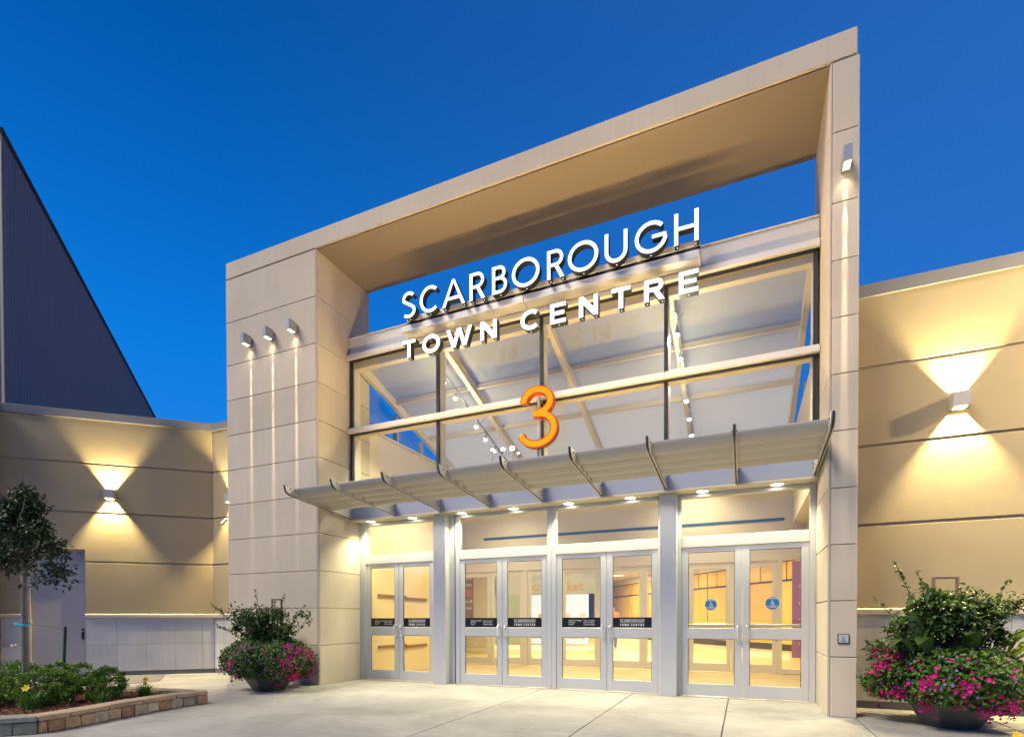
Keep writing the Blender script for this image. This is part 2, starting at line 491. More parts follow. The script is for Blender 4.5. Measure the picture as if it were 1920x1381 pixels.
def children(o): return [c for c in bpy.data.objects if c.parent == o]
def copy_tree(o, parent=None, kids=None):
    if kids is None:
        kids = {}
        for c in bpy.data.objects:
            if c.parent: kids.setdefault(c.parent.name, []).append(c)
    c = o.copy(); col.objects.link(c)
    if parent: c.parent = parent
    LOC[c.name] = LOC.get(o.name, Vector((0, 0, 0))).copy()
    for ch in kids.get(o.name, []): copy_tree(ch, c, kids)
    return c

def text_mb(txt, size, align='LEFT', bold=0.0):
    cu = bpy.data.curves.new('t', 'FONT'); cu.body = txt; cu.size = size; cu.align_x = align
    cu.resolution_u = 2; cu.offset = bold
    o = bpy.data.objects.new('t', cu); col.objects.link(o)
    dg = bpy.context.evaluated_depsgraph_get()
    me = bpy.data.meshes.new_from_object(o.evaluated_get(dg))
    mb = MB()
    mb.add([tuple(v.co) for v in me.vertices], [tuple(p.vertices) for p in me.polygons])
    bpy.data.objects.remove(o); bpy.data.curves.remove(cu); bpy.data.meshes.remove(me)
    return mb

def flat_text(txt, size, x, z, y, align='LEFT', bold=0.0):
    """text lying in an xz plane facing -y, as an MB in world coordinates"""
    t = text_mb(txt, size, align, bold)
    t.v = [(x + a, y, z + b) for a, b, c in t.v]
    return t

# ------------------------------------------------------------------ ground
g = MB().add([(-400, -400, -.06), (400, -400, -.06), (400, 400, -.06), (-400, 400, -.06)], [(0, 1, 2, 3)])
obj('ground', g, M['asphalt'], kind='structure')
pv = MB().box(-14, 22, -9.5, 5.2, -.05, -.012)
pave = obj('pavement', pv, M['joint'], kind='structure'); LOC[pave.name] = Vector((0, 0, 0))
J = .0065
def slab(x0, x1, y0, y1):
    piece('slab', x0 + J, x1 - J, y0 + J, y1 - J, -.045, 0, M['concrete'], pave, .004)
XR = [6.25, 7.78, 9.21, 10.66, 12.1, 13.6, 15.1]
for a, b in zip(XR, XR[1:]):
    slab(a, b, -.08, 1.18)
    for c, d in ((-2.1, -.08), (-4.15, -2.1), (-6.2, -4.15), (-8.2, -6.2)): slab(a, b, c, d)
for c, d in ((-.08, 1.18), (-3.45, -.08), (-5.5, -3.45), (-8.2, -5.5)):
    slab(2.33, 6.25, c, d)
for c, d in ((-.08, 1.5), (-2.3, -.08), (-5.5, -2.3), (-8.2, -5.5)):
    slab(-2.2, 2.33, c, d); slab(-7.5, -2.2, c, d)
obj('forecourt', MB().box(-14, 22, -30, -8.205, -.05, 0), M['concrete'], kind='structure')
obj('forecourt', MB().box(15.1, 22, -8.2, .9, -.05, 0), M['concrete'], kind='structure')
pd = MB().prism([(-3.35, -1.1), (-2.2, .17), (-1.11, -.66), (-1.17, -1.24), (-2.3, -2.2)], 'xy', .0, .006)
obj('utility_pad', pd, M['pad'], kind='structure')

# ------------------------------------------------------------------ entrance portal
X1, X2, X3 = 2.314, 10.358, 10.665
ZL = [0, .728, 1.411, 2.093, 2.778, 3.466, 4.151, 4.831, 5.52, 6.205, 7.048, 7.89]
PD = 1.48
portal = thing('entrance_portal', 'tall beige panelled portal frame standing around the glazed mall entrance', 'portal')
JJ = .0045
for (xa, xb, inner) in ((0, X1, 'r'), (X2, X3, 'l')):
    core = MB().box(xa + .02, xb - .02, .02, PD - .02, 0, 7.89)
    pil = obj('pillar', core, M['eifs_core'], portal)
    for a, b in zip(ZL, ZL[1:]):
        z0, z1 = a + (JJ if a > 0 else .0), b - JJ
        t = .035
        # front, inner side, outer side, back
        piece('panel', xa + (.0 if inner == 'r' else .030), xb - (.030 if inner == 'r' else 0), 0, t, z0, z1, M['eifs'], pil, .005)
        ix = (xb - t, xb) if inner == 'r' else (xa, xa + t)
        piece('panel', ix[0], ix[1], .030, PD, z0, z1, M['eifs'], pil, .005)
        ox = (xa, xa + t) if inner == 'r' else (xb - t, xb)
        piece('panel', ox[0], ox[1], t + .003, PD, z0, z1, M['eifs'], pil, .005)
    cx = (X1 - .026, X1 - .001) if inner == 'r' else (X2 + .001, X2 + .026)
    piece('corner_trim', cx[0], cx[1], .003, .026, 0, 7.886, M['trim'], pil, .004)
lin = MB().box(.0, X3 - .022, .0, PD, 7.906, 8.23, .012)
lintel = obj('lintel', lin, M['eifs'], portal)
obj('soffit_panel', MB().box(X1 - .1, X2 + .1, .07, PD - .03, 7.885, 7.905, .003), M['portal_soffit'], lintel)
obj('lintel_core', MB().box(.03, X3 - .05, .03, PD - .03, 7.884, 7.907), M['eifs_core'], lintel)

# ------------------------------------------------------------------ wing walls
def wing_wall(label, loc, rotz, x0, x1, ends, gaps, tile_edges, cap_edges, y_off=0.0):
    """local frame: x along the wall, front at y=0 facing -y"""
    w = thing('wing_wall', label, 'wall', loc, rotz)
    T = .35
    def segs(z0, z1):
        out = [(x0, x1)]
        for (a, b, zt) in gaps:
            if z0 < zt - 1e-4:
                n = []
                for (p, q) in out:
                    if b <= p or a >= q: n.append((p, q)); continue
                    if a > p: n.append((p, a))
                    if b < q: n.append((b, q))
                out = n
        return out
    core = MB()
    zt = max([z for _, _, z in gaps], default=0)
    cutz = [0, zt, 5.45] if zt else [0, 5.45]
    for a, b in zip(cutz, cutz[1:]):
        for p, q in segs(a, b): core.box(p, q, .019, T, a, b)
    obj('wall_core', core, M['stucco_core'], w, world=False)
    zb = [1.345, 2.437, 3.48, 4.517, 5.44]
    r = .018
    for a, b in zip(zb, zb[1:]):
        lo, hi = a + (r if a > 1.4 else 0), b - (r if b < 5.4 else 0)
        cuts = [lo, hi]
        for gp in gaps:
            if lo < gp[2] < hi: cuts = [lo, gp[2], hi]
        for c, d in zip(cuts, cuts[1:]):
            for p, q in segs(c, d):
                piece('stucco_band', p, q, 0, .03, c, d, M['stucco'], w, .006 if len(cuts) == 2 else .0, world=False)
    for p, q in segs(1.245, 1.323):
        mb = MB().prism([(-.05, 1.25), (-.05, 1.312), (-.035, 1.325), (.03, 1.345), (.03, 1.245), (-.04, 1.245)], 'yz', p, q)
        obj('ledge', mb, M['ledge'], w, world=False)
    for p, q in segs(.1, 1.24):
        for a, b in zip(tile_edges, tile_edges[1:]):
            a2, b2 = max(a, p), min(b, q)
            if b2 - a2 < .03: continue
            for c, d in ((.095, .668), (.672, 1.243)):
                piece('tile', a2 + .002, b2 - .002, .004, .03, c, d, M['tile'], w, .003, world=False)
    for p, q in segs(0, .09):
        obj('footing', MB().box(p, q, .012, .06, 0, .092), M['pad'], w, world=False)
    for a, b in zip(cap_edges, cap_edges[1:]):
        mb = MB().prism([(-.035, 5.44), (-.042, 5.60), (-.02, 5.612), (.36, 5.62), (.36, 5.44)], 'yz', a + .002, b - .002)
        obj('coping', mb, M['coping'], w, world=False)
    return w
# right wall, plane y = .9
wr = wing_wall('warm lit stucco wall with grey coping running right of the portal', (10.6, .9, 0), 0, 0.0, 4.6, 0, [], [0, .15, .99, 1.83, 2.67, 3.51, 4.35, 4.6], [0, 1.94, 4.6])
# short wall behind the left pillar
ws = wing_wall('short stucco return wall tucked behind the left pillar', (-1.6, .9, 0), 0, 0.0, 1.9, 0, [], [0, .3, .85, 1.4, 1.9], [0, 1.9])
# long angled wall with the service door; local x runs from the far left end towards the corner
A42 = math.radians(42)
LW = 6.0
wl_loc = (-1.6 - LW * math.cos(A42), .9 - LW * math.sin(A42), 0)
def lx(t): return LW - t
wl = wing_wall('angled stucco wall with grey service door and stone tile base', wl_loc, A42, lx(5.6), lx(0), 0, [(lx(3.44), lx(2.42), 2.69)],
               [lx(5.6), lx(5.0), lx(4.5), lx(3.95), lx(3.42), lx(2.42), lx(1.868), lx(1.326), lx(.777), lx(.233), lx(0)], [lx(5.6), lx(2.0), lx(0)])
# service door, recessed
dr = MB().box(lx(3.44), lx(2.42), .09, .13, 2.05, 2.69)
obj('door_header_panel', dr, M['door_paint'], wl, world=False)
leafd = obj('service_door', MB().box(lx(3.385), lx(2.435), .085, .13, .012, 2.035, .004), M['door_paint'], wl, world=False)
fr = MB()
fr.box(lx(3.44), lx(3.39), .03, .15, 0, 2.69, .003).box(lx(2.432), lx(2.42), .03, .15, 0, 2.69).box(lx(3.44), lx(2.42), .07, .15, 2.036, 2.05)
obj('door_frame', fr, M['door_paint'], wl, world=False)
hb = MB().box(lx(2.515), lx(2.485), .045, .086, .98, 1.02, .004).tube([(lx(2.5), .083, .95), (lx(2.5), .03, .93), (lx(2.5), .025, .88), (lx(2.5), .03, .82), (lx(2.5), .083, .80)], .011, 6)
hb.box(lx(2.515), lx(2.485), .078, .086, .78, .96, .002)
obj('handle', hb, M['dark'], leafd, world=False)
hg = MB()
for z in (.25, 1.08, 1.85): hg.tube([(lx(3.385), .078, z), (lx(3.385), .078, z + .11)], .009, 6)
obj('hinge', hg, M['steel'], leafd, world=False)
ht = MB().tube([(lx(3.66), .004, .68), (lx(3.66), -.07, .68)], .022, 8).tube([(lx(3.66), -.05, .68), (lx(3.62), -.09, .70), (lx(3.57), -.10, .70)], .012, 6).ball((lx(3.66), -.08, .68), .035)
obj('hose_tap', ht, M['steel'], wl, world=False, smooth=True)
# dark pilaster at the far left end
pp = thing('corner_pilaster', 'dark metal pilaster at the left end of the angled wall', 'pilaster', (-1.6 - 3.86 * math.cos(A42), .9 - 3.86 * math.sin(A42), 0), A42)
obj('pilaster_body', MB().box(-.5, 0, -.30, .0, 0, 5.42, .006), M['cladding'], pp, world=False)
obj('pilaster_cap', MB().box(-.52, .02, -.33, -.04, 5.43, 5.60, .006), M['coping'], pp, world=False)
# roof behind the left walls
obj('flat_roof', MB().add([(-1.7, 1.2, 5.40), (-6, -2.6, 5.40), (-9.5, 1.2, 5.40), (-5, 6, 5.40), (0.2, 6, 5.40), (.2, 1.2, 5.40)], [(0, 5, 4, 3, 2, 1)]), M['pad'], kind='structure')

# ------------------------------------------------------------------ dark ribbed hall behind
hall = thing('tall_hall', 'tall dark ribbed metal hall rising behind the low angled wall', 'building', (-8.4, .14, 0))
A = Vector((-8.35, .10, 0)); B = Vector((-24.9, 14.8, 0)); dAB = (B - A).normalized(); nAB = Vector((dAB.y, -dAB.x, 0))
if nAB.dot(Vector((9.4, -7.5, 0)) - A) < 0: nAB = -nAB
def ribbed(P0, d, n, length, pitch, dep, z0, z1):
    mb = MB(); k = int(length / pitch); pr = []
    for i in range(k):
        s0 = i * pitch
        for (ds, o) in ((0, 0), (pitch * .55, 0), (pitch * .62, dep), (pitch * .93, dep)): pr.append(P0 + d * (s0 + ds) + n * o)
    pr.append(P0 + d * (k * pitch))
    vs = [(p.x, p.y, z0) for p in pr] + [(p.x, p.y, z1) for p in pr]
    m_ = len(pr)
    fs = [(i, i + 1, m_ + i + 1, m_ + i) for i in range(m_ - 1)]
    return mb.add(vs, fs)
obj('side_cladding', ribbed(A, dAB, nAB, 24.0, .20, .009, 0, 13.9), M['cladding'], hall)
dS = -nAB
dFront = Vector((-nAB.x, -nAB.y, 0))
fdir = Vector((-.92, -.40, 0)).normalized()
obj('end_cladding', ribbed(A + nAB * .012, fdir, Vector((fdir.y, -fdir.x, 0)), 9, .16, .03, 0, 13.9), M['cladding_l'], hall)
E1 = A + fdir * 9; E2 = A + dAB * 24; E3 = E2 + fdir * 9
tr = MB()
for P0, P1, nn in ((A, E2, nAB),):
    q = [P0 + nn * .045, P1 + nn * .045, P1 - nn * .2, P0 - nn * .2]
    tr.prism([(p.x, p.y) for p in q], 'xy', 13.88, 14.02)
obj('roof_trim', tr, M['dark'], hall)
obj('hall_roof', MB().add([(p.x, p.y, 13.86) for p in (A, E1, E3, E2)], [(0, 1, 2, 3)]), M['pad'], hall)
obj('back_wall', MB().add([(p.x, p.y, z) for p in (E1, E3, E2) for z in (0, 13.9)], [(0, 2, 3, 1), (2, 4, 5, 3)]), M['cladding'], hall)
obj('downpipe', MB().tube([tuple(A + dAB * .25 + nAB * .08 + Vector((0, 0, 6.2))), tuple(A + dAB * 2.6 + nAB * .08 + Vector((0, 0, 5.4)))], .06, 6), M['dark'], hall)

# ------------------------------------------------------------------ curtain wall above the canopy
YC = .9
MX = [2.36, 4.313, 6.313, 8.323, 10.305]
cw = thing('curtain_wall', 'glazed curtain wall with metal parapet above the louvred canopy', 'curtain wall', (6.3, YC, 3.15))
for i, (a, b) in enumerate(zip([2.322, 6.31], [6.308, 10.35])):
    piece('parapet_panel', a, b, .86, .93, 6.30, 6.655, M['alu'], cw, .006)
obj('parapet_flashing', MB().box(2.322, 10.35, .835, 1.12, 6.656, 6.672, .003), M['alu'], cw)
obj('parapet_back', MB().box(2.33, 10.345, 1.08, 1.10, 6.2, 6.654), M['alu_dark'], cw)
for z0, z1 in ((6.235, 6.325), (4.808, 4.905)):
    for a, b in ((2.318, 4.306), (4.309, 6.306), (6.309, 8.316), (8.319, 10.352)):
        piece('pressure_cap', a, b, .785, .888, z0, z1, M['alu'], cw, .006)
    obj('shadow_gasket', MB().box(2.33, 10.345, .845, .905, z0 - .022, z0 - .002), M['gasket'], cw)
    obj('transom_bar', MB().box(2.33, 10.345, .93, 1.07, z0 - .02, z0 + .045, .004), M['roof_rib'], cw)
for x in MX:
    obj('mullion_gasket', MB().box(x - .026, x + .026, .862, .905, 3.5, 6.232), M['gasket'], cw)
    obj('mullion', MB().box(x - .034, x + .034, .915, 1.10, 3.3, 6.30, .004), M['roof_rib'], cw)
for a, b in zip(MX, MX[1:]):
    for z0, z1 in ((3.30, 4.84), (4.86, 6.25)):
        piece('pane', a + .01, b - .01, .906, .912, z0, z1, M['glass'], cw, 0)

# ------------------------------------------------------------------ canopy with louvres
cano = thing('louvred_canopy', 'metal louvre canopy with nine curved brackets over the doors', 'canopy', (6.3, .88, 3.15))
BX = [2.35 + .9945 * i for i in range(9)]
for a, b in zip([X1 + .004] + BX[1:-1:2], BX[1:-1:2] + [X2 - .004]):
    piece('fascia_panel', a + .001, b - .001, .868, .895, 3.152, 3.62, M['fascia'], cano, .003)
obj('soffit', MB().box(X1 + .003, X2 - .003, .862, 1.30, 3.12, 3.15, .003), M['soffit'], cano)
prof = [(.864, 3.17), (.864, 3.42), (.70, 3.44), (-.62, 3.425), (-.74, 3.435), (-.795, 3.458), (-.812, 3.445), (-.80, 3.39), (-.765, 3.335), (-.70, 3.305), (-.60, 3.292)]
def bracket_mesh():
    mb = MB()
    for s in (-1, 1):
        mb.prism(prof, 'yz', s * .0165 - .006, s * .0165 + .006)
    mb.prism([(p[0] * .985 + .01, p[1] * .985 + .05) for p in prof], 'yz', -.0115, .0115)
    return mb
bm_mesh = bracket_mesh().mesh('bracket', M['canopy'])
scr = MB()
for s in (-1, 1):
    for (y, z) in ((-.70, 3.40), (.74, 3.28), (.74, 3.36), (.80, 3.25), (.80, 3.38)):
        scr.tube([(s * .02, y, z), (s * .032, y, z)], .010, 6)
    scr.tube([(s * .02, .80, 3.31), (s * .03, .80, 3.31)], .008, 6)
scr_mesh = scr.mesh('screw', M['dark'])
edge = MB().prism([(-.812, 3.447), (-.803, 3.39), (-.768, 3.331), (-.70, 3.302), (-.60, 3.290), (.862, 3.168), (.862, 3.162), (-.60, 3.284), (-.705, 3.296), (-.775, 3.326), (-.810, 3.389), (-.820, 3.448)], 'yz', -.0100, .0100)
edge_mesh = edge.mesh('edge_trim', M['gasket'])
gold = MB()
for s in (-1, 1): gold.prism([(-.70, 3.302), (-.60, 3.290), (.862, 3.168), (.862, 3.164), (-.60, 3.286), (-.70, 3.298)], 'yz', s * .0165 - .0065, s * .0165 + .0065)
gold_mesh = gold.mesh('lower_flange', M['soffit'])
for x in BX:
    br = obj('bracket', bm_mesh, None, cano, loc=Vector((x, 0, 0)) - LOC[cano.name])
    obj('screw', scr_mesh, None, br); obj('edge_trim', edge_mesh, None, br); obj('lower_flange', gold_mesh, None, br)
def blade_profile(y, z):
    n = 16; out = []; c_, t_ = .108, .020; an = math.radians(-38)
    for i in range(n):
        a_ = 2 * PI * i / n
        u, v = c_ * math.cos(a_), t_ * math.sin(a_) - .016 * (1 - math.cos(a_) ** 2)
        out.append((y + .10 + u * math.cos(an) - v * math.sin(an), z - .058 + u * math.sin(an) + v * math.cos(an)))
    return out
bl_meshes = []
L_ = .9945 - .05
for k in range(4):
    y, z = -.615 + .245 * k, 3.43 - .026 * k
    bl_meshes.append(MB().prism(blade_profile(y, z), 'yz', -L_ / 2, L_ / 2).mesh('louvre_blade', M['canopy']))
for a, b in zip(BX, BX[1:]):
    for k in range(4):
        obj('louvre_blade', bl_meshes[k], None, cano, loc=Vector(((a + b) / 2, 0, 0)) - LOC[cano.name])

# downlights
DLX = [2.69, 3.66, 4.72, 5.74, 6.74, 7.76, 8.84, 9.85]
words = ['first downlight from the left pillar', 'second downlight from the left pillar', 'downlight just right of the left grey column', 'downlight over the left middle double doors', 'downlight near the mullion between the middle doors',
         'downlight over the right middle double doors', 'downlight just right of the right grey column', 'downlight nearest the right pillar']
trim_m = MB().lathe([(.106, -.001), (.106, -.008), (.084, -.010), (.082, -.002)], n=20).mesh('trim_ring', M['white_print'], smooth=True)
lens_m = MB().disc((0, 0, -.006), .083, 'z', 20, flip=True).mesh('lens', M['downlens'])
for i, x in enumerate(DLX):
    t = thing('downlight', 'round recessed ' + words[i] + ' in canopy soffit', 'downlight', (x, 1.02, 3.12), group='recessed downlights along the canopy soffit')
    obj('trim_ring', trim_m, None, t); obj('lens', lens_m, None, t)
    ld = bpy.data.lights.new('downlight_lamp', 'SPOT'); ld.energy = 165; ld.color = (1.0, .93, .56); ld.spot_size = math.radians(125); ld.spot_blend = .9; ld.shadow_soft_size = .05
    lo = bpy.data.objects.new('downlight_lamp', ld); col.objects.link(lo); lo.parent = t; lo.location = (0, 0, -.03)

# ------------------------------------------------------------------ storefront with doors
sf = thing('storefront', 'aluminium storefront with four glazed double doors and transom lights', 'storefront', (6.3, 1.14, 0))
YF = 1.143
def bar(name, x0, x1, z0, z1, y0=YF, y1=YF + .11, mat=None, ch=.004):
    return piece(name, x0, x1, y0, y1, z0, z1, mat or M['alu'], sf, ch)
for (a, b) in ((4.125, 4.388), (8.212, 8.470)):
    piece('column', a, b, 1.0, 1.20, 0, 3.118, M['alu'], sf, .006)
bays = [(2.318, 4.124, 2.47, 3.244, 4.05), (4.389, 6.390, 4.605, 5.457, 6.305), (6.392, 8.211, 6.477, 7.344, 8.170), (8.471, 10.354, 8.522, 9.393, 10.272)]
for (a, b, l, m_, r) in bays:
    bar('jamb', a, l - .004, 0, 3.118); bar('jamb', r + .004, b, 0, 3.118)
    bar('door_head', l - .003, r + .003, 2.297, 2.462)
    bar('top_rail', l - .003, r + .003, 3.058, 3.118)
    piece('transom_pane', l - .006, r + .006, YF + .05, YF + .056, 2.46, 3.06, M['glass'], sf, 0)
    bar('threshold', l - .003, r + .003, 0, .012, YF - .03, YF + .11, M['steel'], .002)
piece('shadow_slot', 4.50, 4.515, YF - .004, YF + .002, 0, 3.117, M['gasket'], sf, 0)

ZM = (.89, 1.053); ZT = 2.218; ZBm = .201; ZD = 2.288; ZB = .018
YD = YF + .012; YD2 = YD + .045
def door_leaf(x0, x1, parent, yd=YD, mat=M['alu'], st=.098, handle=None, hb_y=None):
    mb = MB()
    mb.box(x0, x0 + st, yd, yd + .045, ZB, ZD, .004).box(x1 - st, x1, yd, yd + .045, ZB, ZD, .004)
    e = .0012
    mb.box(x0 + st - .002, x1 - st + .002, yd + e, yd + .045 - e, ZT, ZD - .001, .003)
    mb.box(x0 + st - .002, x1 - st + .002, yd + e, yd + .045 - e, ZM[0], ZM[1], .003)
    mb.box(x0 + st - .002, x1 - st + .002, yd + e, yd + .045 - e, ZB + .001, ZBm, .003)
    d = obj('door', mb, mat, parent)
    for z0, z1 in ((ZM[1], ZT), (ZBm, ZM[0])):
        piece('pane', x0 + st - .004, x1 - st + .004, yd + .020, yd + .026, z0 - .004, z1 + .004, M['glass_door'], d, 0)
    gs = MB()
    for z0, z1 in ((ZM[1], ZT), (ZBm, ZM[0])):
        gs.box(x0 + st + .0005, x0 + st + .008, yd + .008, yd + .019, z0 + .001, z1 - .001)
        gs.box(x1 - st - .008, x1 - st - .0005, yd + .008, yd + .019, z0 + .001, z1 - .001)
        gs.box(x0 + st + .009, x1 - st - .009, yd + .008, yd + .019, z1 - .007, z1 - .001)
    obj('glazing_bead', gs, M['gasket'], d)
    return d
def pull(x, s, d, yd=YD):
    mb = MB().tube([(x, yd + .002, 1.09), (x, yd - .055, 1.09), (x + s * .006, yd - .07, 1.075), (x + s * .006, yd - .07, .895), (x, yd - .055, .88), (x, yd + .002, .88)], .0125, 8)
    return obj('handle', mb, M['steel'], d, smooth=True)
def poly_text(mb, x, z, w, hgt, y): pass

# ---- letter shapes (cap height 1)
def ribbon(pts, w):
    P = [Vector((p[0], p[1])) for p in pts]; n = len(P); L, R = [], []
    for i in range(n):
        d0 = (P[i] - P[i - 1]).normalized() if i > 0 else None
        d1 = (P[i + 1] - P[i]).normalized() if i < n - 1 else None
        if d0 is None: d0 = d1
        if d1 is None: d1 = d0
        t = (d0 + d1).normalized(); nn = Vector((-t.y, t.x)); k = 1 / max(.3, nn.dot(Vector((-d0.y, d0.x))))
        L.append(P[i] + nn * w / 2 * k); R.append(P[i] - nn * w / 2 * k)
    return [(p.x, p.y) for p in L + R[::-1]]
def arc(cx, cy_, rx, ry, a0, a1, n=22):
    return [(cx + rx * math.cos(math.radians(a0 + (a1 - a0) * i / n)), cy_ + ry * math.sin(math.radians(a0 + (a1 - a0) * i / n))) for i in range(n + 1)]
def ix(p, q, r, s):
    x1, y1, x2, y2, x3, y3, x4, y4 = *p, *q, *r, *s
    d = (x1 - x2) * (y3 - y4) - (y1 - y2) * (x3 - x4)
    a, b = x1 * y2 - y1 * x2, x3 * y4 - y3 * x4
    return ((a * (x3 - x4) - (x1 - x2) * b) / d, (a * (y3 - y4) - (y1 - y2) * b) / d)
def letter_polys(ch, w, s):
    """list of closed outlines for a letter of width w, stem s and cap height 1"""
    h = s * .92
    if ch == 'T': return [[(0, 1), (0, 1 - h), (w / 2 - s / 2, 1 - h), (w / 2 - s / 2, 0), (w / 2 + s / 2, 0), (w / 2 + s / 2, 1 - h), (w, 1 - h), (w, 1)]]
    if ch == 'H': return [[(0, 0), (s, 0), (s, .5 - h / 2), (w - s, .5 - h / 2), (w - s, 0), (w, 0), (w, 1), (w - s, 1), (w - s, .5 + h / 2), (s, .5 + h / 2), (s, 1), (0, 1)]]
    if ch == 'E': return [[(0, 0), (w, 0), (w, h), (s, h), (s, .5 - h / 2), (w * .9, .5 - h / 2), (w * .9, .5 + h / 2), (s, .5 + h / 2), (s, 1 - h), (w, 1 - h), (w, 1), (0, 1)]]
    if ch == 'N':
        k = .60 if s > .17 else .72
        return [[(0, 0), (s, 0), (s, k), (w - s, 0), (w, 0), (w, 1), (w - s, 1), (w - s, 1 - k), (s, 1), (0, 1)]]
    if ch == 'A':
        t = s * 1.1; ap = t * .75
        it = ix((t, 0), (w / 2 + ap / 2, 1 + t * .1), (w - t, 0), (w / 2 - ap / 2, 1 + t * .1))
        y0, y1 = .24, .24 + h
        lx0 = (w / 2) * y0; 
        return [[(0, 0), (t, 0), it, (w - t, 0), (w, 0), (w / 2 + ap / 2, 1), (w / 2 - ap / 2, 1)], [(w * .18, y0), (w * .82, y0), (w * .82 - .08 * w, y1), (w * .18 + .08 * w, y1)]]
    if ch == 'W':
        t = s * 1.08; x1, x2, x3 = w * .22, w * .5 - t / 2, w * .78 - t
        i1 = ix((t, 1), (x1 + t, 0), (x1, 0), (x2, 1)); i2 = ix((x2 + t, 1), (x3 + t, 0), (x3, 0), (w - t, 1)); it = ix((x1 + t, 0), (x2 + t, 1), (x3, 0), (x2, 1))
        return [[(0, 1), (t, 1), i1, (x2, 1), (x2 + t, 1), i2, (w - t, 1), (w, 1), (x3 + t, 0), (x3, 0), it, (x1 + t, 0), (x1, 0)]]
    if ch == 'O': return [ribbon(arc(w / 2, .5, w / 2 - s / 2, .5 + .015 - s / 2, 90, 270, 18), s), ribbon(arc(w / 2, .5, w / 2 - s / 2, .5 + .015 - s / 2, 270, 450, 18), s)]
    if ch == 'C': return [ribbon(arc(w * .56, .5, w * .56 - s / 2, .515 - s / 2, 48, 312, 26), s)]
    if ch == 'G':
        a = ribbon(arc(w * .52, .5, w * .52 - s / 2, .515 - s / 2, 42, 352, 28), s)
        return [a, [(w * .55, .44), (w * 1.0, .44), (w * 1.0, .44 + h), (w * .55, .44 + h)]]
    if ch == 'U':
        p = [(s / 2, 1), (s / 2, .38)] + arc(w / 2, .37, w / 2 - s / 2, .385 - s / 2, 180, 360, 18) + [(w - s / 2, .38), (w - s / 2, 1)]
        return [ribbon(p, s)]
    if ch == 'S':
        r1 = (.275 - s / 2 + .01); cx = w / 2
        p = arc(cx, .745, w * .47 - s / 2, .27 - s / 2, 32, 215, 14)[:-1]
        q = arc(cx, .262, w * .5 - s / 2, .278 - s / 2, 35, -140, 14)
        return [ribbon(p + q, s)]
    if ch in 'RB':
        lo = .42 if ch == 'R' else .50
        bw = w * (.94 if ch == 'R' else .90)
        r = (1 - lo) / 2
        out = [[(0, 0), (s, 0), (s, 1), (0, 1)], ribbon([(s * .6, 1 - h / 2)] + [(bw - r - 0, 1 - h / 2)] + arc(bw - r, (1 + lo) / 2, r - s / 2, r - h / 2, 90, -90, 14)[1:-1] + [(bw - r, lo + h / 2), (s * .6, lo + h / 2)], h)]
        if ch == 'R':
            out.append([(w * .40, lo + h * .4), (w * .40 + s * 1.15, lo + h * .4), (w, 0), (w - s * 1.2, 0)])
        else:
            l2, r2 = 0, (lo + h) / 2
            out.append(ribbon([(s * .6, lo + h / 2)] + [(w - r2, lo + h / 2)] + arc(w - r2, r2, r2 - s / 2, r2 - h / 2, 90, -90, 14)[1:-1] + [(w - r2, h / 2), (s * .6, h / 2)], h))
        return out
    return []
def letter_mb(ch, x0, x1, z0, cap, s, yf, yb, shrink=1.0):
    mb = MB()
    for k, poly in enumerate(letter_polys(ch, (x1 - x0) / cap, s)):
        e = .0006 * k
        mb.prism([(x0 + a * cap, z0 + b * cap) for a, b in poly], 'xz', yf - e, yb + e)
    return mb

word1 = [('S', 3.849, 4.130), ('C', 4.22, 4.590), ('A', 4.668, 5.112), ('R', 5.199, 5.486), ('B', 5.615, 5.884), ('O', 5.969, 6.443), ('R', 6.571, 6.854), ('O', 6.911, 7.388), ('U', 7.487, 7.827), ('G', 7.935, 8.383), ('H', 8.492, 8.821)]
word2 = [('T', 3.855, 4.125), ('O', 4.268, 4.623), ('W', 4.747, 5.243), ('N', 5.398, 5.696), ('C', 6.117, 6.437), ('E', 6.620, 6.877), ('N', 7.086, 7.384), ('T', 7.588, 7.872), ('R', 8.069, 8.361), ('E', 8.556, 8.819)]
sign = thing('illuminated_sign', 'illuminated white SCARBOROUGH TOWN CENTRE channel letters on grey beam', 'sign', (6.3, .57, 5.8))
for wd, z0, cap, s in ((word1, 6.505, .445, .122), (word2, 5.802, .312, .215)):
    for ch, a, b in wd:
        lt = obj('letter', letter_mb(ch, a, b, z0, cap, s, .45, .565), M['letter_side'], sign)
        obj('letter_face', letter_mb(ch, a, b, z0, cap, s, .446, .4493), M['letter_face'], lt)
        for xx in ((a + b) / 2,) if ch in 'SCOUGTBE' else (a + .04, b - .04):
            obj('drain_light', MB().disc((xx, .505, z0 - .004 - (.006 if ch in 'SCOUG' else 0)), .009, 'z', 8, flip=True), M['dot'], lt)
for a, b in ((3.745, 6.12), (6.123, 8.835)):
    piece('sign_beam', a, b, .56, .858, 6.335, 6.452, M['alu'], sign, .006)
obj('beam_gap', MB().box(3.86, 8.83, .585, .70, 6.452, 6.51), M['gasket'], sign)
obj('raceway', MB().box(3.86, 8.83, .575, .72, 6.512, 6.60, .004), M['alu_dark'], sign)

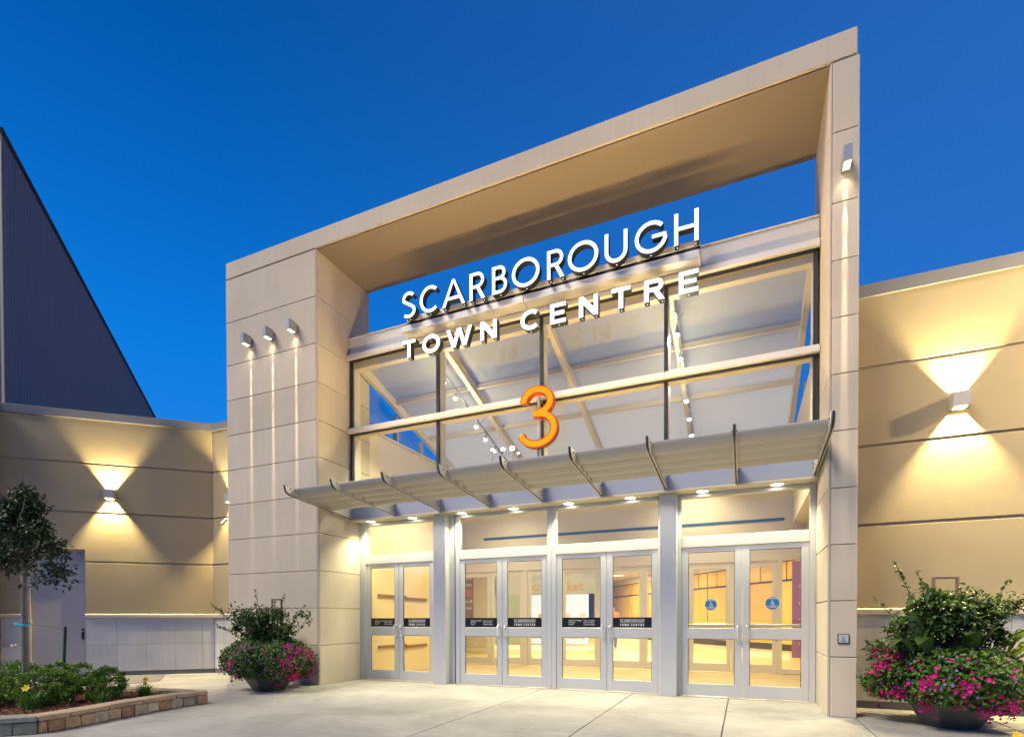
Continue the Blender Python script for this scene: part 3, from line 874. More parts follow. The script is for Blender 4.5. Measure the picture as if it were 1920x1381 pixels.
# the number 3
num = thing('number_sign', 'glowing orange numeral 3 sign on a grey post before the glazing', 'sign', (6.35, .62, 3.97))
def three(w):
    up = arc(6.335, 4.715, .290 - .06, .252 - .06, 178, -68, 26)
    lo = arc(6.335, 4.275, .352 - .06, .306 - .06, 76, -163, 30)
    return [ribbon(up + [(6.36, 4.532)], w), ribbon([(6.272, 4.521), (6.33, 4.521)] + lo[1:], w)]
tb = MB(); tf = MB(); te = MB()
for k, (pa, pb) in enumerate(zip(three(.124), three(.090))):
    e = .0006 * k
    tb.prism(pa, 'xz', .602 - e, .70 + e); te.prism(pa, 'xz', .598 - e, .6012 - e); tf.prism(pb, 'xz', .5955 - e, .5975 - e)
nb = obj('numeral', tb, M['three_side'], num); obj('red_rim', te, M['three_edge'], nb); obj('numeral_face', tf, M['three_face'], nb)
obj('post', MB().box(6.30, 6.345, .705, .775, 3.45, 4.87, .003), M['alu_dark'], num)
sm = MB()
for z in (4.78, 4.5, 4.05): sm.box(6.305, 6.34, .775, .862, z, z + .03)
obj('stand_off', sm, M['alu_dark'], num)

# ---- doors
HOURS = [('MONDAY TO FRIDAY', '10:00 am to 9:00 pm'), ('SATURDAY', '9:30 am to 7:00 pm'), ('SUNDAY', '11:00 am to 6:00 pm')]
def band(d, x0, x1, kind):
    st = .098
    a, b = x0 + st + .002, x1 - st - .002
    yb = YD + .0125
    bd = obj('black_band', MB().box(a, b, yb, yb + .004, 1.056, 1.222), M['black'], d)
    t = MB(); cx = (a + b) / 2; y = yb - .0015
    if kind == 'logo':
        w = min(.40, (b - a) * .62); k = w / (8.821 - 3.849)
        for wd, z0, cap, s in ((word1, 1.150, .046, .14), (word2, 1.083, .033, .24)):
            for ch, p, q in wd:
                for kk, poly in enumerate(letter_polys(ch, (q - p) * k / cap, s)):
                    t.prism([(cx - w / 2 + (p - 3.849) * k + u * cap, z0 + v * cap) for u, v in poly], 'xz', y - .0003 * kk, y + .001)
        t.box(cx - w / 2, cx + w / 2, y, y + .001, 1.133, 1.138)
    else:
        for i, (p, q) in enumerate(HOURS):
            z = 1.163 - i * .033
            for s_, xx in ((p, a + .17 * (b - a)), (q, a + .56 * (b - a))):
                tt = flat_text(s_, .0235, xx, z, y, 'LEFT', .0005); t.add(tt.v, tt.f)
    obj('band_lettering', t, M['white_print'], d)
def sticker(d, x, z, r):
    y = YD + .0135
    obj('sticker', MB().disc((x, y, z), r, 'y', 28), M['blue_sticker'], d)
    t = MB(); y2 = y - .0015
    t.disc((x - .004, y2, z + r * .42), r * .085, 'y', 10)
    for pts, w in (([(-.05, .32), (-.03, .02), (.18, .0), (.28, -.25), (.38, -.22)], .085), ([(-.04, .18), (.2, .17)], .07)):
        t.prism([(x + a * r, z + b * r) for a, b in ribbon(pts, w)], 'xz', y2, y2 + .0006)
    t.prism([(x + a * r, z + b * r) for a, b in ribbon(arc(.04, -.08, .27, .27, 140, 320, 14), .07)], 'xz', y2 - .0003, y2 + .0006)
    for s_, zz, sz in (('CAUTION', .68, .23), ('ACTIVATE SWITCH', -.52, .165), ('TO OPERATE', -.72, .165)):
        tt = flat_text(s_, r * sz * 1.25, x, z + zz * r, y2, 'CENTER', .0004); t.add(tt.v, tt.f)
    obj('sticker_print', t, M['white_print'], d)
for i, (a, b, l, m_, r) in enumerate(bays):
    dl = door_leaf(l, m_ - .003, sf); dr_ = door_leaf(m_ + .003, r, sf)
    pull(m_ - .062, -1, dl); pull(m_ + .062, 1, dr_)
    if i < 3:
        band(dl, l, m_ - .003, 'hours'); band(dr_, m_ + .003, r, 'logo')
        obj('lock', MB().tube([(m_ + .045, YD + .002, 1.02), (m_ + .045, YD - .008, 1.02)], .016, 10), M['dark'], dr_)
    else:
        sticker(dl, 8.955, 1.41, .085); sticker(dr_, 9.80, 1.42, .092)
        for d, x0, x1 in ((dl, l, m_), (dr_, m_, r)):
            obj('push_bar', MB().tube([(x0 + .09, YD + .085, 1.098), (x1 - .09, YD + .085, 1.098)], .020, 8), M['steel'], d)

# ------------------------------------------------------------------ vestibule
YI = 5.2
obj('vestibule_floor', MB().box(2.3, 10.62, 1.10, 5.25, -.04, .004), M['mat_floor'], kind='structure')
def rz(y): return 6.38 - .30 * (y - .95)
sw = thing('side_wall', 'cream vestibule side wall with wooden bumper rails and sloped clerestory', 'wall', (2.2, 3.3, 0))
obj('wall_base', MB().box(2.10, 2.30, 1.485, YI, 0, 2.26), M['cream_y'], sw)
obj('wall_upper', MB().box(2.10, 2.285, 1.485, YI, 2.262, 5.10), M['cream'], sw)
obj('sill', MB().box(2.10, 2.33, 1.485, YI, 5.10, 5.14, .003), M['roof_rib'], sw)
for k, (zc) in enumerate((1.71, .615)):
    for (ya, yb, dz) in ((1.72, 2.75, .0), (2.35, 3.62, -.035)):
        obj('bumper_rail', MB().box(2.302, 2.33, ya, yb, zc + dz - .028, zc + dz + .028, .004), M['rail_wood'], sw)
ys = [1.50, 2.55, 3.55, 4.55]
for a, b in zip(ys, ys[1:]):
    pl = [(a + .03, 5.16), (b - .03, 5.16), (b - .03, rz(b) - .16), (a + .03, rz(a) - .16)]
    if pl[2][1] < 5.17: pl = [pl[0], pl[1], (a + .03, rz(a) - .16)]
    obj('clerestory_pane', MB().prism(pl, 'yz', 2.20, 2.206), M['clerestory'], sw)
    obj('clerestory_post', MB().box(2.15, 2.26, b - .03, b + .03, 5.14, max(5.16, rz(b) - .12), .003), M['alu_dark'], sw)
swr = thing('side_wall', 'cream vestibule side wall beside the right pillar', 'wall', (10.5, 3.3, 0))
obj('wall_base', MB().box(10.62, 10.80, 1.485, YI, 0, 3.20), M['cream_y'], swr)
obj('wall_upper', MB().box(10.36, 10.80, 1.485, YI, 3.202, 5.10), M['cream'], swr)
for a, b in zip(ys, ys[1:]):
    pl = [(a + .03, 5.16), (b - .03, 5.16), (b - .03, max(5.17, rz(b) - .16)), (a + .03, rz(a) - .16)]
    obj('clerestory_pane', MB().prism(pl, 'yz', 10.45, 10.456), M['clerestory'], swr)
    obj('clerestory_post', MB().box(10.40, 10.50, b - .03, b + .03, 5.10, max(5.16, rz(b) - .12), .003), M['alu_dark'], swr)
# sloped glass roof
gr = thing('glass_roof', 'sloping frosted glass roof on cream rafters behind the curtain wall', 'roof', (6.3, 3.0, 5.0))
RX = [2.40, 4.345, 6.345, 8.355, 10.28]
PY = [1.0, 2.25, 3.55, 4.95]
def sloped(mb, x0, x1, y0, y1, dz0, dz1):
    mb.prism([(y0, rz(y0) + dz0), (y1, rz(y1) + dz0), (y1, rz(y1) + dz1), (y0, rz(y0) + dz1)], 'yz', x0, x1); return mb
for i, x in enumerate(RX):
    obj('rafter', sloped(MB(), x - .045, x + .045, .98, 5.02, -.20, -.02), M['roof_rib'], gr)
    if 0 < i < 4: obj('rafter_conduit', sloped(MB(), x + .06, x + .075, 1.5, 4.9, -.12, -.10), M['roof_rib'], gr)
for a, b in zip(RX, RX[1:]):
    for y in PY[1:-1]:
        obj('purlin', MB().box(a + .046, b - .046, y - .03, y + .03, rz(y) - .115, rz(y) - .015, .003), M['roof_rib'], gr)
    for c, d in zip(PY, PY[1:]):
        obj('roof_pane', sloped(MB(), a + .01, b - .01, c + .005, d - .005, -.012, .004), M['roof_glass'], gr)
obj('eave_beam', MB().box(2.33, 10.34, 4.96, 5.15, 4.98, 5.20, .004), M['roof_rib'], gr)
obj('ridge_beam', MB().box(2.33, 10.34, .94, 1.075, 6.10, 6.34, .004), M['roof_rib'], gr)
# inner wall and inner doors
iw = thing('inner_wall', 'cream inner vestibule wall above the second row of doors', 'wall', (6.3, YI, 0))
obj('wall_panel', MB().box(2.1, 10.62, YI, YI + .2, 2.70, 5.1), M['cream'], iw)
obj('blue_strip', MB().box(3.08, 10.2, YI - .006, YI - .001, 3.27, 3.335), M['blue_strip'], iw)
inn = thing('inner_storefront', 'second row of glazed aluminium doors inside the vestibule', 'storefront', (6.3, YI, 0))
IX = [(2.34, 3.27, 4.20), (4.32, 5.245, 6.17), (6.30, 7.245, 8.17), (8.27, 9.155, 10.065)]
def ib(name, x0, x1, z0, z1): return piece(name, x0, x1, YI, YI + .1, z0, z1, M['alu_paint'], inn, .004)
ib('header', 2.1, 10.62, 2.44, 2.70)
prev = 2.10
for (l, m_, r) in IX:
    ib('inner_jamb', prev, l - .003, 0, 2.44); prev = r + .003
    for x0, x1 in ((l, m_ - .003), (m_ + .003, r)):
        mb = MB(); st = .095; y0, y1 = YI + .02, YI + .065
        mb.box(x0, x0 + st, y0, y1, .015, 2.43, .004).box(x1 - st, x1, y0, y1, .015, 2.43, .004)
        for z0, z1 in ((2.31, 2.43), (.89, 1.04), (.016, .20)): mb.box(x0 + st - .001, x1 - st + .001, y0 + .001, y1 - .001, z0, z1, .003)
        d = obj('inner_door', mb, M['alu_paint'], inn)
        for z0, z1 in ((1.04, 2.31), (.20, .89)): piece('pane', x0 + st - .003, x1 - st + .003, y0 + .02, y0 + .026, z0, z1, M['glass_door'], d, 0)
        if l > 8:
            obj('push_bar', MB().tube([(x0 + .1, y0 - .05, 1.08), (x1 - .1, y0 - .05, 1.08)], .018, 8), M['steel'], d)
ib('inner_jamb', prev, 10.16, 0, 2.44); ib('inner_jamb', 10.58, 10.62, 0, 2.44)
piece('side_pane', 10.155, 10.585, YI + .04, YI + .046, .12, 2.44, M['glass_door'], inn, 0)
ib('kick_panel', 10.16, 10.58, .015, .12)

# track lights under two rafters
def track(x, label, n, y0, y1):
    t = thing('track_light', label, 'track light', (x, (y0 + y1) / 2, rz((y0 + y1) / 2) - .3), group='track lights under the glass roof')
    r = MB(); sloped(r, x - .014, x + .014, y0, y1, -.335, -.305)
    for y in (y0 + .2, (y0 + y1) / 2, y1 - .2): r.tube([(x, y, rz(y) - .31), (x + .10, y, rz(y) - .19)], .006, 6)
    obj('track_rail', r, M['lamp_body'], t)
    for i in range(n):
        y = y0 + .25 + (y1 - y0 - .4) * i / (n - 1); z = rz(y) - .34
        h = obj('lamp_head', MB().tube([(x, y, z), (x, y - .01, z - .06)], .012, 6).tube([(x, y - .01, z - .05), (x, y - .03, z - .16)], [.022, .045], 10, caps=False), M['lamp_body'], t)
        obj('bulb', MB().ball((x, y - .035, z - .155), .036, 8, 6), M['bulb'], h, smooth=True)
        if i % 2 == 0:
            ld = bpy.data.lights.new('track_lamp', 'SPOT'); ld.energy = 340 if y < 3 else 330; ld.color = (1.0, .87, .54); ld.spot_size = math.radians(130); ld.spot_blend = .7; ld.shadow_soft_size = .05
            lo = bpy.data.objects.new('track_lamp', ld); col.objects.link(lo); lo.parent = t
            lo.location = Vector((x, y - .05, z - .26)) - LOC[t.name]; lo.rotation_euler = (math.radians(-14), 0, 0)
            if y < 3:
                l2 = bpy.data.lights.new('track_glow', 'POINT'); l2.energy = 26; l2.color = (1.0, .88, .62); l2.shadow_soft_size = .06
                lo2 = bpy.data.objects.new('track_glow', l2); col.objects.link(lo2); lo2.parent = t; lo2.location = Vector((x, y - .05, z - .30)) - LOC[t.name]
track(4.12, 'track light with round bulbs under the glass roof left of the orange numeral', 8, 1.2, 4.75)
track(8.42, 'track light with round bulbs under the glass roof near the right mullion', 7, 1.2, 4.75)
fl = thing('flood_lamp', 'cluster of bright warm uplights on short stems above the canopy below the orange numeral', 'flood lamp', (5.85, .47, 3.45))
for i, (x, z, r_) in enumerate(((5.61, 3.985, .026), (5.80, 3.965, .034), (5.965, 3.96, .040), (6.07, 3.87, .018))):
    h = obj('lamp_stem', MB().tube([(x, .47, 3.40), (x, .47, z - .03)], .007, 6).tube([(x, .47, z - .06), (x, .46, z - .01)], [.018, r_ * .9], 10, caps=False), M['lamp_white'], fl)
    obj('flood_bulb', MB().ball((x, .455, z), r_, 10, 7), M['flood'], h, smooth=True)
    if i < 3:
        ld = bpy.data.lights.new('uplight', 'SPOT'); ld.energy = 5; ld.color = (1.0, .68, .30); ld.spot_size = math.radians(140); ld.spot_blend = .7; ld.shadow_soft_size = .06
        lo = bpy.data.objects.new('uplight', ld); col.objects.link(lo); lo.parent = fl
        lo.location = Vector((x, .42, z + .06)) - LOC[fl.name]
        lo.rotation_euler = Vector(((.5, .06, -.42)[i] * -1, .30, -1)).to_track_quat('Z', 'Y').to_euler()

UPT = -6
for x, wd in ((3.72, 'leftmost'), (4.95, 'second'), (6.9, 'third'), (8.0, 'fourth'), (9.05, 'rightmost')):  # unseen bars, added to throw golden light up onto the portal soffit
    t = thing('uplight', wd + ' of the slim warm uplight bars added out of sight on top of the canopy louvres', 'uplight', (x, -.50, 3.445), group='slim uplight bars added on the canopy')
    obj('housing', MB().box(-.55, .55, -.035, .035, -.025, .004, .004), M['lamp_body'], t, world=False)
    obj('lens', MB().box(-.53, .53, -.022, .022, .0045, .008), M['lens_warm'], t, world=False)
    ld = bpy.data.lights.new('uplight', 'AREA'); ld.shape = 'RECTANGLE'; ld.size = 1.3; ld.size_y = .10; ld.energy = 44; ld.color = (1.0, .64, .24); ld.spread = math.radians(130)
    lo = bpy.data.objects.new('uplight', ld); col.objects.link(lo); lo.parent = t; lo.location = (0, 0, .06); lo.rotation_euler = (math.radians(180 + UPT), 0, 0)
# ------------------------------------------------------------------ mall interior seen through the doors
obj('mall_floor', MB().box(-12, 16, 5.25, 34, -.04, .003), M['floor'], kind='structure')
obj('pale_floor', MB().prism([(7.9, 14.2), (10.6, 9.2), (10.9, 14.0), (2.5, 25.2), (1.0, 24)], 'xy', .003, .008), M['floor_pale'], kind='structure')
obj('pale_floor', MB().prism([(-2, 12.2), (3.4, 11.2), (4.6, 13.4), (2, 15.2), (-4, 15.2)], 'xy', .003, .008), M['floor_pale'], kind='structure')
obj('mall_ceiling', MB().box(-12, 16, 5.42, 34, 3.62, 3.75), M['cream'], kind='structure')
obj('mall_wall', MB().box(11.4, 11.6, 5.42, 34, 0, 3.62).box(-12, 2.1, 5.42, 5.6, 0, 3.62).box(-12, 11.4, 33.8, 34, 0, 3.62).box(-12, -11.8, 5.6, 33.8, 0, 3.62).box(10.63, 11.4, 5.25, 5.42, 0, 3.62), M['cream_y'], kind='structure')
def ceiling_light(x, y, label, sxx=1.2, syy=.6, pw=70):
    t = thing('ceiling_light', label, 'ceiling light', (x, y, 3.62), group='flat ceiling lights in the mall')
    obj('light_frame', MB().box(-sxx / 2 - .03, sxx / 2 + .03, -syy / 2 - .03, syy / 2 + .03, -.012, 0), M['white_print'], t, world=False)
    obj('light_panel', MB().add([(-sxx / 2, -syy / 2, -.016), (sxx / 2, -syy / 2, -.016), (sxx / 2, syy / 2, -.016), (-sxx / 2, syy / 2, -.016)], [(3, 2, 1, 0)]), M['ceiling_panel'], t, world=False)
    ld = bpy.data.lights.new('ceiling_lamp', 'AREA'); ld.shape = 'RECTANGLE'; ld.size = sxx; ld.size_y = syy; ld.energy = pw; ld.color = (1.0, .87, .52)
    lo = bpy.data.objects.new('ceiling_lamp', ld); col.objects.link(lo); lo.parent = t; lo.location = (0, 0, -.03)
ceiling_light(8.3, 11.6, 'flat ceiling light panel in front of the honey wood wall', pw=456)
ceiling_light(4.6, 8.0, 'flat ceiling light panel just inside the left middle inner doors', pw=470)
ceiling_light(1.2, 13.0, 'flat ceiling light panel before the bright shop', pw=456)
ceiling_light(7.8, 7.4, 'flat ceiling light panel just inside the right inner doors', pw=470)
ceiling_light(2.6, 22.5, 'flat ceiling light panel beside the far end of the honey wood wall', pw=567)
ceiling_light(5.0, 17.0, 'flat ceiling light panel deep in the mall corridor', pw=526)
# honey wood wall
W0 = Vector((11.25, 13.84, 0)); W1 = Vector((-.6, 30.3, 0)); wd_ = (W1 - W0).normalized()
ang = math.atan2(wd_.y, wd_.x)
wwl = (W1 - W0).length
ww = thing('wood_wall', 'honey coloured wood panel wall with dark mullions inside the mall', 'wall', tuple(W1), ang + PI)
npn = 14; pw_ = wwl / npn
bk = MB().box(0, wwl, .03, .2, 0, 3.30)
obj('wall_core', bk, M['walnut'], ww, world=False)
obj('bulkhead', MB().box(0, wwl, -.02, .2, 3.30, 3.62), M['cream'], ww, world=False)
for k in range(npn):
    piece('wood_panel', k * pw_ + .035, (k + 1) * pw_ - .035, 0, .03, .24, 2.54, M['woodp'], ww, .004, world=False)
    for j in range(2):
        piece('wood_panel', k * pw_ + .035 + j * pw_ / 2, k * pw_ + pw_ / 2 + j * pw_ / 2 - .02 - .015 * j, 0, .03, 2.62, 3.26, M['woodp'], ww, .004, world=False)
# purple display at the right
pk = thing('purple_display', 'purple display stand with shelves just inside the right doors', 'display stand', (11.0, 9.9, 0))
obj('display_back', MB().box(10.69, 11.38, 9.95, 10.05, .05, 2.85, .004), M['purple'], pk)
obj('display_side', MB().box(10.84, 11.38, 9.3, 9.34, .35, 2.85, .004), M['purple'], pk)
sh = MB()
for z in (.45, 1.15, 1.6, 2.1): sh.box(10.86, 11.36, 9.345, 9.945, z, z + .03)
obj('shelf', sh, M['woodp'], pk)
gd = MB()
for z in (.48, 1.18, 1.63):
    for k in range(4): gd.box(10.9 + .11 * k, 10.98 + .11 * k, 9.45, 9.6, z, z + random.uniform(.15, .3))
obj('display_goods', gd, M['white_print'], pk)
# white brick wall with poster at the left
bw_ = thing('brick_wall', 'white painted brick wall with a brown spa poster behind the left doors', 'wall', (.4, 9.2, 0))
bc0 = Vector((-1.2, 9.35, 0)); 
obj('wall_core', MB().box(-3.0, 1.36, 9.34, 9.5, 0, 3.62), M['cream_y'], bw_)
bmesh_b = MB().box(-.195, .195, -.012, .012, -.045, .045, .006).mesh('brick', M['brick_w'])
for rr in range(26):
    for cc in range(4):
        x = 1.16 - cc * .40 - (.2 if rr % 2 else 0)
        b_ = bpy.data.objects.new('brick', bmesh_b); col.objects.link(b_); b_.parent = bw_
        b_.location = Vector((x, 9.335, .25 + rr * .10)) - LOC[bw_.name]
obj('skirting', MB().box(-3.0, 1.36, 9.30, 9.338, 0, .18), M['floor_pale'], bw_)
po = thing('poster', 'brown spa poster with white lettering hanging on the white brick wall', 'poster', (.3, 9.3, 1.2))
pb_ = obj('poster_sheet', MB().box(-.25, .63, 9.285, 9.30, 1.15, 2.75), M['poster'], po)
obj('poster_picture', MB().box(.05, .60, 9.280, 9.284, 1.98, 2.25).box(.0, .3, 9.280, 9.284, 1.2, 1.42), M['poster_o'], po)
pt = MB()
for s_, z, sz in (('HAIR SALON', 2.58, .12), ('& SPA', 2.34, .17), ('Packages &', 1.78, .15), ('Esthetic Services,', 1.55, .13)):
    tt = flat_text(s_, sz, .58, z, 9.282, 'RIGHT', .004); pt.add(tt.v, tt.f)
obj('poster_lettering', pt, M['white_print'], po)
# bright shop
shp = thing('shop_front', 'brightly lit white shop with orange lettering deep in the mall', 'shop', (1.5, 16, 0))
obj('shop_back', MB().box(-.3, 2.9, 16.2, 16.3, .02, 2.32), M['shop'], shp)
obj('shop_sign_panel', MB().box(-1.6, 3.2, 15.9, 16.3, 2.34, 3.5), M['shop_pale'], shp)
obj('shop_side', MB().box(-1.7, -.32, 16.0, 16.2, .02, 2.32), M['shop_green'], shp)
gd = MB()
for k in range(14):
    x = -.2 + k * .22; gd.box(x, x + .17, 15.6, 15.9, .3, .9 + .25 * math.sin(k * 2.1) + .3)
obj('shop_goods', gd, M['shop_goods'], shp)
tt = flat_text('foo', .62, -.15, 2.52, 15.88, 'LEFT', .012); obj('shop_lettering', tt, M['orange_sign'], shp)
tt = flat_text('ket', .62, 1.98, 2.46, 15.88, 'LEFT', .012); obj('shop_lettering', tt, M['orange_sign'], shp)

# ------------------------------------------------------------------ lamps on the walls
def wall_lamp(loc, rotz, label, power=130):
    """up and down light: local frame, wall plane at y=0, body towards -y"""
    t = thing('wall_lamp', label, 'wall lamp', loc, rotz, group='square up and down wall lamps')
    hw, hh, dp = .088, .090, .185
    mb = MB()
    mb.box(-hw, -hw + .028, -dp, -.012, -hh, hh).box(hw - .028, hw, -dp, -.012, -hh, hh)
    mb.box(-hw + .0285, hw - .0285, -dp, -dp + .028, -hh, hh).box(-hw + .0285, hw - .0285, -.036, -.012, -hh, hh)
    obj('housing', mb, M['lamp_white'], t, world=False)
    obj('back_plate', MB().box(-.05, .05, -.012, 0, -.06, .06), M['lamp_body'], t, world=False)
    ln = MB()
    for z, f in ((.062, False), (-.062, True)):
        q = [(-.069, -.16, z), (.069, -.16, z), (.069, -.037, z), (-.069, -.037, z)]
        ln.add(q, [(3, 2, 1, 0) if f else (0, 1, 2, 3)])
    m2, nt2, out2 = M.get('lamp_lens_pair', (None, None, None)) if isinstance(M.get('lamp_lens_pair'), tuple) else (None, None, None)
    ld = bpy.data.lights.new('wall_lamp_bulb', 'POINT'); ld.energy = power; ld.color = (1.0, .80, .37); ld.shadow_soft_size = .014
    lo = bpy.data.objects.new('wall_lamp_bulb', ld); col.objects.link(lo); lo.parent = t; lo.location = (0, -.085, 0)
    rf = MB().tube([(-.03, -.085, -.055), (-.03, -.085, -.05)], .004, 5)
    bl = MB().box(-.0632, .0632, -.1618, -.1568, -.092, .092).box(-.0632, -.0592, -.1565, -.037, -.092, .092).box(.0592, .0632, -.1565, -.037, -.092, .092)
    obj('reflector', bl, M['lens_lin'], t, world=False)
    return t
M['lens_lin'] = principled('lamp_reflector', (.85, .80, .66), .5)
def on_left(t, z, off=0.0):
    return (-1.6 - t * math.cos(A42), .9 - t * math.sin(A42), z)
wall_lamp(on_left(1.933, 3.86), A42, 'square lamp on the angled left wall throwing light up and down', 800)
wall_lamp((-.925, .9, 3.86), 0, 'square lamp on the short return wall almost hidden by the left pillar', 520)
wall_lamp((11.87, .9, 3.90), 0, 'square lamp on the stucco wall right of the portal', 850)
wall_lamp((14.0, .9, 3.90), 0, 'square lamp further right on the stucco wall beyond the frame', 1000)
wf = thing('arm_floodlight', 'warm floodlight on a short arm further right above the stucco wall', 'floodlight', (15.1, .9, 5.5))
obj('arm', MB().tube([(15.1, .9, 4.9), (15.1, .3, 5.15), (15.1, -.2, 5.15)], .02, 6), M['lamp_body'], wf)
obj('hood', MB().tube([(15.16, -.22, 5.18), (15.02, -.24, 5.10)], [.07, .13], 12, caps=False), M['lamp_body'], wf)
obj('lens', MB().tube([(15.06, -.236, 5.124), (15.05, -.237, 5.119)], .10, 12), M['lens_warm'], wf)
ld = bpy.data.lights.new('flood', 'SPOT'); ld.energy = 1150; ld.color = (1.0, .76, .38); ld.spot_size = math.radians(150); ld.spot_blend = .8; ld.shadow_soft_size = .07
lo = bpy.data.objects.new('flood', ld); col.objects.link(lo); lo.parent = wf; lo.location = Vector((14.98, -.25, 5.08)) - LOC[wf.name]
lo.rotation_euler = Vector((.85, -.2, .38)).to_track_quat('Z', 'Y').to_euler()

def beam_lamp(x, z, label):
    t = thing('beam_lamp', label, 'wall lamp', (x, 0, z), group='narrow beam lamps high on the portal pillars')
    mb = MB().box(-.043, .043, -.20, -.018, -.085, .10, .003)
    obj('housing', mb, M['lamp_body'], t, world=False)
    obj('mount', MB().box(-.05, .05, -.018, 0, -.075, .045, .003), M['lamp_body'], t, world=False)
    obj('lens', MB().box(-.033, .033, -.175, -.05, -.0885, -.0855), M['lens_warm'], t, world=False)
    for d_, wid, pw in ((.25, .066, 16), (.55, .072, 150), (1.10, .085, 640), (2.0, .10, 1900), (3.0, .11, 2300)):
        ld = bpy.data.lights.new('narrow_beam', 'SPOT'); ld.energy = pw; ld.color = (1.0, .86, .60); ld.shadow_soft_size = .004
        ld.spot_size = 2 * math.atan(wid / 2 / d_); ld.spot_blend = .9
        lo = bpy.data.objects.new('narrow_beam', ld); col.objects.link(lo); lo.parent = t
        lo.location = (0, -.07, -.10); lo.rotation_euler = (math.atan(.07 / d_), 0, 0)
    l2 = bpy.data.lights.new('spill', 'SPOT'); l2.energy = 5; l2.color = (1.0, .80, .48); l2.spot_size = math.radians(110); l2.spot_blend = 1.0; l2.shadow_soft_size = .02
    lo2 = bpy.data.objects.new('spill', l2); col.objects.link(lo2); lo2.parent = t; lo2.location = (0, -.07, -.10); lo2.rotation_euler = (0, 0, 0)
beam_lamp(.665, 6.54, 'leftmost of three small beam lamps on the wide left pillar')
beam_lamp(1.235, 6.545, 'middle of three small beam lamps on the wide left pillar')
beam_lamp(1.815, 6.55, 'beam lamp nearest the inner corner of the left pillar')
beam_lamp(10.52, 6.62, 'single beam lamp high on the slim right pillar')

# small floodlight on the short wall
cf = thing('security_light', 'small white security light on an arm beside the left pillar', 'security light', (-.9, .9, 3.45))
obj('arm', MB().tube([(-.88, .9, 3.46), (-.93, .80, 3.42), (-.98, .74, 3.36)], .014, 6).box(-.92, -.84, .885, .9, 3.42, 3.50), M['white_print'], cf)
obj('lamp_head', MB().tube([(-.97, .745, 3.40), (-1.04, .70, 3.29)], [.028, .042], 10), M['white_print'], cf, smooth=False)
obj('lens', MB().tube([(-1.042, .699, 3.287), (-1.05, .694, 3.275)], .032, 10), M['dark'], cf)
# push plate on the right pillar
pp2 = thing('push_plate', 'square accessible push plate with wheelchair symbol on the right pillar', 'push plate', (10.525, 0, .955))
obj('plate_frame', MB().box(10.463, 10.587, -.018, -.001, .895, 1.012, .004), M['dark'], pp2)
obj('plate_face', MB().box(10.473, 10.577, -.026, -.018, .905, 1.002, .003), M['alu_dark'], pp2)
t = MB(); y2 = -.0275
t.disc((10.522, y2, .982), .006, 'y', 8)
t.prism([(10.525 + a * .06, .957 + b * .06) for a, b in ribbon([(-.05, .32), (-.03, .02), (.18, .0), (.28, -.25)], .09)], 'xz', y2, y2 + .001)
t.prism([(10.525 + a * .06, .957 + b * .06) for a, b in ribbon(arc(.04, -.08, .27, .27, 140, 320, 10), .08)], 'xz', y2 - .0004, y2 + .001)
tt = flat_text('PUSH', .019, 10.525, .915, y2, 'CENTER', .0004); t.add(tt.v, tt.f)
obj('plate_symbol', t, M['blue_sticker'], pp2)

# ------------------------------------------------------------------ planting bed
path = [(2.36, -2.24), (2.315, -2.6), (2.33, -2.94), (2.42, -3.46), (2.50, -3.80), (2.57, -4.10), (2.585, -4.36)]
path2 = [(2.575, -4.375), (2.35, -4.60), (1.9, -5.05), (1.2, -5.75)]
pathb = [(.2, -2.40), (.9, -2.345), (2.34, -2.235)]
bed = thing('planter_edging', 'low curved edging of tan split concrete blocks with cap stones', 'garden edging', (2.4, -3.3, 0))
def walk(pts, step, jit=0.0):
    P = [Vector((*p, 0)) for p in pts]; segs = []; total = sum((b - a).length for a, b in zip(P, P[1:]))
    def at(s):
        for a, b in zip(P, P[1:]):
            l = (b - a).length
            if s <= l or b is P[-1]: return a + (b - a) * (min(s, l) / l), (b - a).normalized()
            s -= l
    s = 0; out = []
    while s < total - .02:
        st = step * random.uniform(1 - jit, 1 + jit); e = min(s + st, total)
        if total - e < step * .35: e = total
        a, _ = at(s); b, _ = at(e); out.append((a, b)); s = e
    return out
def stone(name, a, b, inner_n, dep, z0, z1, mat, over=0.0, rough=.006):
    d = (b - a).normalized(); n = Vector((-d.y, d.x, 0))
    if n.dot(inner_n - a) < 0: n = -n
    l = (b - a).length
    mb = MB().box(.003, l - .003, -over, dep, z0, z1, .009)
    mb.v = [(x + random.uniform(-rough, rough) * .4, y + random.uniform(-rough, rough), z + random.uniform(-.002, .002)) for x, y, z in mb.v]
    ang_ = math.atan2(d.y, d.x)
    flip = n.dot(Vector((-d.y, d.x, 0))) < 0
    if flip: mb.v = [(x, -y, z) for x, y, z in mb.v]; mb.f = [f[::-1] for f in mb.f]
    o = obj(name, mb, mat, bed, world=False)
    o.location = a - LOC[bed.name]; o.rotation_euler = (0, 0, ang_)
    return o
inn_pt = Vector((1.2, -3.6, 0))
seq = ['brown', 'grey', 'grey', 'brown', 'pale', 'pale', 'brown', 'tan', 'pale', 'tan', 'tan', 'brown', 'brown']
for i, (a, b) in enumerate(walk(path, .172, .04)): stone('block', a, b, inn_pt, .15, 0, .128, ST[seq[i % len(seq)]])
for i, (a, b) in enumerate(walk(path2, .2, .04)): stone('block', a, b, inn_pt, .15, 0, .128, ST['moss' if i < 3 else 'grey'])
for i, (a, b) in enumerate(walk(pathb, .3, .04)): stone('block', a, b, inn_pt, .15, 0, .128, ST['tan'])
for i, (a, b) in enumerate(walk(path, .44, .12)): stone('cap_stone', a, b, inn_pt, .235, .132, .19, M['cap'], .006, .003)
